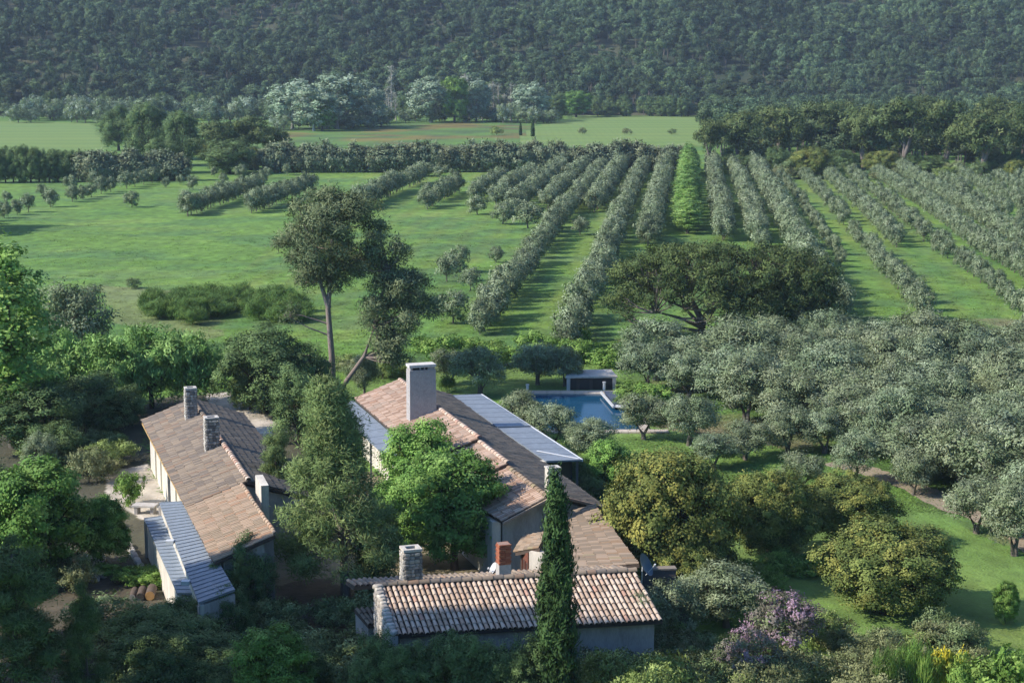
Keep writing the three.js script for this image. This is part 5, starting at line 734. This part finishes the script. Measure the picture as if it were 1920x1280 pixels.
// ---------------------------------------------------------------- the wooded hill
{
  const r = rngOf(88), list = []; const cell = 5.6;
  for (let z = -645; z > -1080; z -= cell) { const half = -z * 0.3 + 45; for (let x = -half; x < half; x += cell) { const px = x + gauss(r) * 2.4, pz = z + gauss(r) * 2.4; const gapN = fbm(px / 22, pz / 30); if (gapN > 0.62 && r() < 0.75) continue; if (r() < 0.06) continue; list.push({ p: V(px, hillH(px, pz) - 0.3, pz), h: rr(r, 6, 12.5) * (0.85 + 0.3 * noise(px / 40, pz / 40)), w: rr(r, 2, 3.6) * (r() < 0.15 ? 1.5 : 1) }); } }
  const rightWood = poly([1318, 290], [1330, 216], [1990, 205], [1990, 325], [1600, 318], [1400, 312]);
  for (let z = -340; z > -650; z -= 6.5) for (let x = 30; x < 260; x += 6.5) { const px = x + gauss(r) * 2.4, pz = z + gauss(r) * 2.4; if (inside(rightWood, px, pz) && r() > 0.12) list.push({ p: V(px, hgt(px, pz), pz), h: rr(r, 6, 9.5), w: rr(r, 2.4, 3.8), low: 1 }); }
  list.sort((a, b) => b.p.z - a.p.z);
  list.slice(0, 280).forEach((e) => grow('forest_pine', 'pine_tree', e.p, e.h * 1.1, e.w, e.low ? 'dark green pine deep in the wood between right orchard and hill' : 'dark pine in the front ranks at the foot of the wooded hill', 'tree', e.low ? 'pines of the wood behind the right orchard' : 'pines at the foot of the hill'));
  const rest = list.slice(280), S = SPEC.forest_pine, g = thing('forest', 'dense bluish pine wood covering the whole hillside behind the valley', 'forest'); g.userData.kind = 'stuff';
  S.shapes.forEach((s, k) => { const mine = rest.filter((_, i) => i % S.shapes.length === k), put = (geo, mat, name, tint) => { const im = new THREE.InstancedMesh(geo, mat, mine.length); im.name = name; mine.forEach((e, i) => { tmpM.makeRotationY(i * 2.3 + k); tmpM.multiply(new THREE.Matrix4().makeScale(e.w / s.R, e.h / s.H, e.w / s.R)).setPosition(e.p); im.setMatrixAt(i, tmpM); if (tint) { const n = noise(e.p.x / 30, e.p.z / 50), b = (0.5 + 0.75 * hash2(i, k)) * (0.7 + 0.6 * n), y = hash2(k, i) < 0.12 ? 0.35 : hash2(k, i) * 0.15; im.setColorAt(i, RGB(b * (1 + y), b * (1 + y * 0.7), b)); } }); shadows(im); g.add(im); }; put(s.crown, S.leaf[0], 'crown', true); put(s.trunk, S.bark, 'trunk'); });
}
// ---------------------------------------------------------------- grass that stands up from the ground
{
  const r = rngOf(19), blade = (kind) => { const L = new Leaves(14); for (let k = 0; k < 14; k++) { const a = r() * 6.28, q = r() * 0.5, lean = rr(r, 0.5, 1.6), c = Math.cos(a), s = Math.sin(a), b = rr(r, 0.8, 1.25); { const m = Math.hypot(lean, 0.6), ay = 0.6 / m, ah = lean / m; L.add(c * q, 0, s * q, c * ah, ay, s * ah, -c * ay, ah, -s * ay, rr(r, 0.25, 0.5), 0.1, b, b, b); } } return L.geo(); };
  const mat = leafMat([1, 1, 1], 0.25), pts = [];
  for (let k = 0; k < 50000; k++) { const px = rr(r, -60, 1980), py = 400 + 560 * Math.pow(r(), 0.6), p = W(px, py); if (p.z < -345) continue; const x = p.x, z = p.z; if (inside(Z.leftWood, x, z) || inside(Z.court, x, z) || inside(Z.patio, x, z) || inside(Z.drive, x, z) || (x > 0.2 && x < 9.5 && z > -120 && z < -105) || (z > -106 && Math.abs(x + 3 - (z + 95) * 0.325) < 9)) continue; pts.push([x, z]); }
  for (let k = 0; k < 16000; k++) { const p = W(rr(r, 1380, 1960), rr(r, 830, 1240)); if (inside(Z.lawn, p.x, p.z)) pts.push([p.x, p.z, 0.45]); }
  const n = 3, g = thing('grass', 'uneven green grass of the meadow, orchard and lawns', 'grass'); g.userData.kind = 'stuff';
  for (let v = 0; v < n; v++) { const mine = pts.filter((_, i) => i % n === v), im = new THREE.InstancedMesh(blade(v), mat, mine.length); im.name = 'tuft'; mine.forEach(([x, z, s], i) => { const q = (s ?? 0.8) * rr(r, 0.5, 1.1) * (0.6 + -z / 600); tmpM.makeRotationY(r() * 6.28).multiply(new THREE.Matrix4().makeScale(q * 1.7, q * 0.38, q * 1.7)).setPosition(x, hgt(x, z) - 0.02, z); im.setMatrixAt(i, tmpM); const c = groundColor(x, z), b = rr(r, 1, 1.5); im.setColorAt(i, RGB(c[0] * b, c[1] * b, c[2] * b)); }); shadows(im); g.add(im); }
}
// ---------------------------------------------------------------- small things round the left house
{
  const bark = withGrain([0.12, 0.09, 0.07], 0.95), end = withGrain([0.62, 0.36, 0.14], 0.8), log = (px, py, rad, lab, m) => { const p = W(px, py, rad), g = thing('log', lab, 'log', p); part('bark', new THREE.CylinderGeometry(rad, rad * 1.04, 1.1, 14, 1, true).rotateX(Math.PI / 2).translate(0, 0, -0.55), bark, g); part('cut_end', new THREE.CylinderGeometry(rad * 0.985, rad * 0.985, 0.03, 16).rotateX(Math.PI / 2), m, g); g.rotation.y = 0.1; };
  log(280, 1117, 0.21, 'log with fresh orange sawn end in the rubble at the left', end); log(262, 1119, 0.18, 'dark log left of the orange ended one', withGrain([0.07, 0.065, 0.06], 0.95)); log(247, 1120, 0.15, 'pale grey log end, leftmost of the three', withGrain([0.4, 0.38, 0.34], 0.95));
  const r = rngOf(91); for (let k = 0; k < 26; k++) { const p = W(rr(r, 140, 200), rr(r, 1045, 1090)), m = shadows(new THREE.Mesh(stoneShapes[k % 6], paleStoneMats[k % 4])), s = rr(r, 0.2, 0.5); m.name = numbered('rock'); m.position.copy(p).setY(s * 0.2); m.scale.set(s * 1.2, s * 0.7, s); m.rotation.set(r() * 0.5, r() * 6, r() * 0.5); scene.add(tag(m, 'pale rubble rock in the heap left of the metal shed', 'rock', 'rubble heap at the left')); }
  const kerb = thing('kerb', 'pale stone edging strip left of the metal shed', 'kerb', W(258, 1055, 0)); const a = W(238, 1022, 0).sub(kerb.position), b = W(278, 1092, 0).sub(kerb.position); for (let k = 0; k < 7; k++) { const s = part('stone', stoneShapes[k % 6], paleStoneMats[k % 4], kerb); s.position.copy(a).lerp(b, (k + 0.5) / 7).setY(0.1); s.scale.set(0.32, 0.3, a.distanceTo(b) / 7 * 0.95); s.rotation.y = Math.atan2(b.x - a.x, b.z - a.z); }
  const tp = W(272, 962, 0), t = thing('garden_table', 'pale stone table at the end of the terrace beside the metal shed', 'table', tp); part('table_top', boxGeo(1.25, 0.09, 0.7, 0, 0.44, 0, -0.15), withGrain([0.6, 0.57, 0.54], 0.8), t); for (const s of [-1, 1]) part('leg', boxGeo(0.16, 0.4, 0.5, s * 0.42, 0.2, 0, -0.15), withGrain([0.45, 0.42, 0.4], 0.9), t);
  const rk = W(690, 1212, 0.1), m = shadows(new THREE.Mesh(stoneShapes[2], paleStoneMats[3])); m.name = numbered('rock'); m.position.copy(rk); m.scale.set(0.4, 0.25, 0.3); scene.add(tag(m, 'single white rock in the shade below the front house gable', 'rock'));
}
renderer.render(scene, camera);
